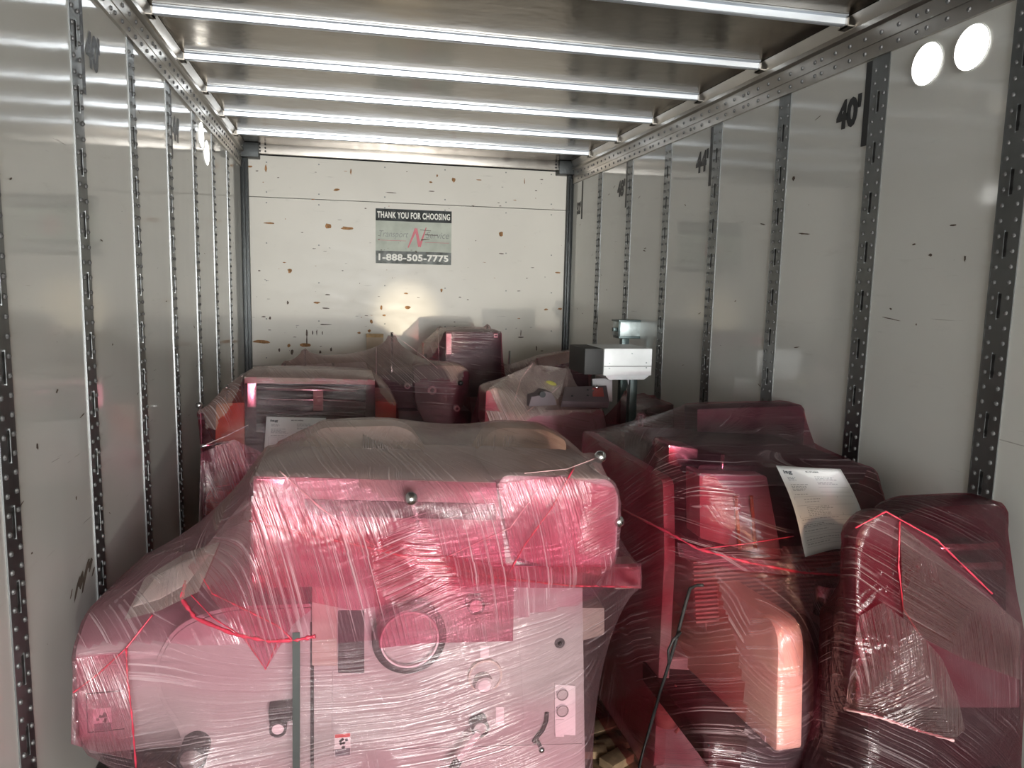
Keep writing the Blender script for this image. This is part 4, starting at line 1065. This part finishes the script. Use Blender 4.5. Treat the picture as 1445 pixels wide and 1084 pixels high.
# ------------------------------------------------------------------ H: wrap at the right of the front wall
H_ = Machine('wrapped_machine', (.8, 15.2, 0), 'low machine in mauve film with a slanting top, front wall, behind the pale box', 'machine', (.48, 14.75, .02), (1.26, 15.6, 1.45))
H_.slab('body', [(705, 530), (830, 525), (840, 700), (705, 700)], 15.0, .4, 'dark_panel', r=.02)
for px, Y in (((822, 489), 15.2), ((760, 503), 15.2), ((708, 514), 15.1)):
    q = P(*px, Y); H_.rod('upright_rod', (q[0], q[1], .9), tuple(q), .01, 'steel')
H_.ballknob((703, 519), 14.95, P(703, 540, 15.05), r=.018, material='machine_red', )
H_.slab('slanted_rail', [(758, 506), (824, 492), (824, 506), (762, 522)], 15.05, .05, 'cream_worn', r=.004)
H_.base(.6, 1.2, 15.0, 15.5, .9)
H_.wrap('film_mauve', regions=[('film_top_sheen', lambda n, c: (n[:, 2] > .35) & (c[:, 2] > 1.1))], h=.02)
# ------------------------------------------------------------------ I: low bundles behind the right machine
I_ = Machine('wrapped_machine', (1.0, 13.9, 0), 'low machine in red film behind the grey post, along the right wall', 'machine', (.90, 13.45, .02), (1.305, 14.6, 1.28))
I_.slab('body', [(912, 576), (950, 570), (950, 700), (912, 700)], 13.55, .4, 'dark_panel', r=.02)
for px, Y in (((908, 548), 14.2), ((940, 560), 13.8)):
    q = P(*px, Y); q[0] = min(q[0], 1.19); I_.rod('upright_rod', (q[0], q[1], .8), tuple(q), .01, 'steel')
I_.base(1.0, 1.2, 13.6, 14.3, .9)
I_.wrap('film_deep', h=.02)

# ------------------------------------------------------------------ control box on its post
yg = 13.42
gb = empty('control_box', tuple(P(890, 610, yg+.15)*np.array((1, 1, 0))), 'pale metal control box with a black end, on a steel post above the red wraps', 'control box')
p0, p1 = P(853, 492, yg), P(919, 530, yg)
m = MB(); m.box((p0[0], yg, p1[2]), (p1[0], yg+.30, p0[2])); m.build('box_body', 'sheet_metal_white', gb, bevel=.004)
l0 = P(825, 489, yg+.05)
m = MB(); m.box((p0[0]-.10, yg+.012, p1[2]+.005), (p0[0], yg+.29, p0[2]-.002)); m.build('black_end', 'black_rubber', gb, bevel=.002)
zs = P(880, 517, yg)[2]
m = MB(); m.box((p0[0]+.001, yg-.002, zs-.0015), (p1[0]-.001, yg+.002, zs+.0015)); m.build('seam', 'slot_dark', gb)
m = MB()
for x, y in ((860, 513), (860, 520), (912, 512), (912, 519), (892, 499)):
    q = P(x, y, yg); m.ring((q[0], yg-.002, q[2]), (0, -1, 0), 0, .004, .003, 10)
m.build('screws', 'galvanised', gb)
m = MB(); v0, v1 = P(855, 530, yg), P(910, 536, yg); m.prism([(v0[0], yg+.01, p1[2]), (v1[0]+.03, yg+.01, p1[2]), (v1[0], yg+.01, v1[2]), (v0[0]+.02, yg+.01, v1[2])], (0, .25, 0)); m.build('lower_lip', 'sheet_metal_white', gb)
q = P(893, 545, yg+.14); m = MB(); m.box((q[0]-.018, yg+.12, .25), (q[0]+.018, yg+.156, p1[2])); m.box((q[0]-.026, yg+.11, .25), (q[0]-.018, yg+.16, p1[2]-.02)); m.build('post', 'dark_green_steel', gb, bevel=.002)
m = MB(); m.add([(q[0]-.028, yg+.12, p1[2]), (q[0]-.028, yg+.156, p1[2]), (q[0]-.024, yg+.14, p1[2]-.075), (q[0]-.05, yg+.12, p1[2]), (q[0]-.05, yg+.156, p1[2])], [(0, 1, 2), (3, 2, 4), (0, 3, 4, 1), (0, 2, 3), (1, 4, 2)]); m.build('gusset', 'sheet_metal_white', gb)
# small steel lamp box behind
yl = 14.35
lb = empty('work_lamp', tuple(P(886, 530, yl)*np.array((1, 1, 0))), 'scratched grey steel lamp box on a dark post, behind the pale control box', 'lamp')
a, b = P(874, 453, yl), P(916, 475, yl)
m = MB(); m.box((a[0], yl, b[2]), (b[0], yl+.12, a[2])); m.build('housing', 'galvanised', lb, bevel=.004)
m = MB(); m.box((a[0]-.006, yl-.012, a[2]-.006), (b[0]+.004, yl+.13, a[2]+.006)); m.box((a[0]-.002, yl-.01, b[2]-.014), (b[0], yl+.10, b[2]+.002)); m.box((a[0]-.006, yl-.010, b[2]), (a[0]+.006, yl+.0, a[2])); m.box((b[0]-.004, yl-.010, b[2]), (b[0]+.004, yl+.0, a[2])); m.build('frame', 'dark_green_steel', lb, bevel=.002)
m = MB(); m.box((a[0]-.03, yl+.02, b[2]+.03), (a[0], yl+.05, b[2]+.055)); m.build('hinge_bolt', 'dark_green_steel', lb, bevel=.003)
q = P(885, 490, yl); MB().box((q[0]-.024, yl+.03, .25), (q[0]+.024, yl+.08, b[2])).build('post', 'dark_green_steel', lb, bevel=.002)
# rags and offcuts on the floor between the presses
bd = []
for k, (x, y, l, w, rz) in enumerate(((848, 1030, .16, .07, .3), (862, 1055, .14, .05, .1), (832, 1066, .13, .05, -.2), (870, 1078, .12, .07, .5))):
    q = PZ(x, y, 0); m = MB(); m.box((q[0]-l/2, q[1]-w/2, 0.0), (q[0]+l/2, q[1]+w/2, .022+.004*k), None); o = m.build('wood_offcut', 'offcut_wood', origin=(q[0], q[1], 0), bevel=.003); o.rotation_euler.z = rz
    tag(o, 'short brown wood offcut lying on the floor between the two front machines', 'wood', 'wood offcuts on the floor')
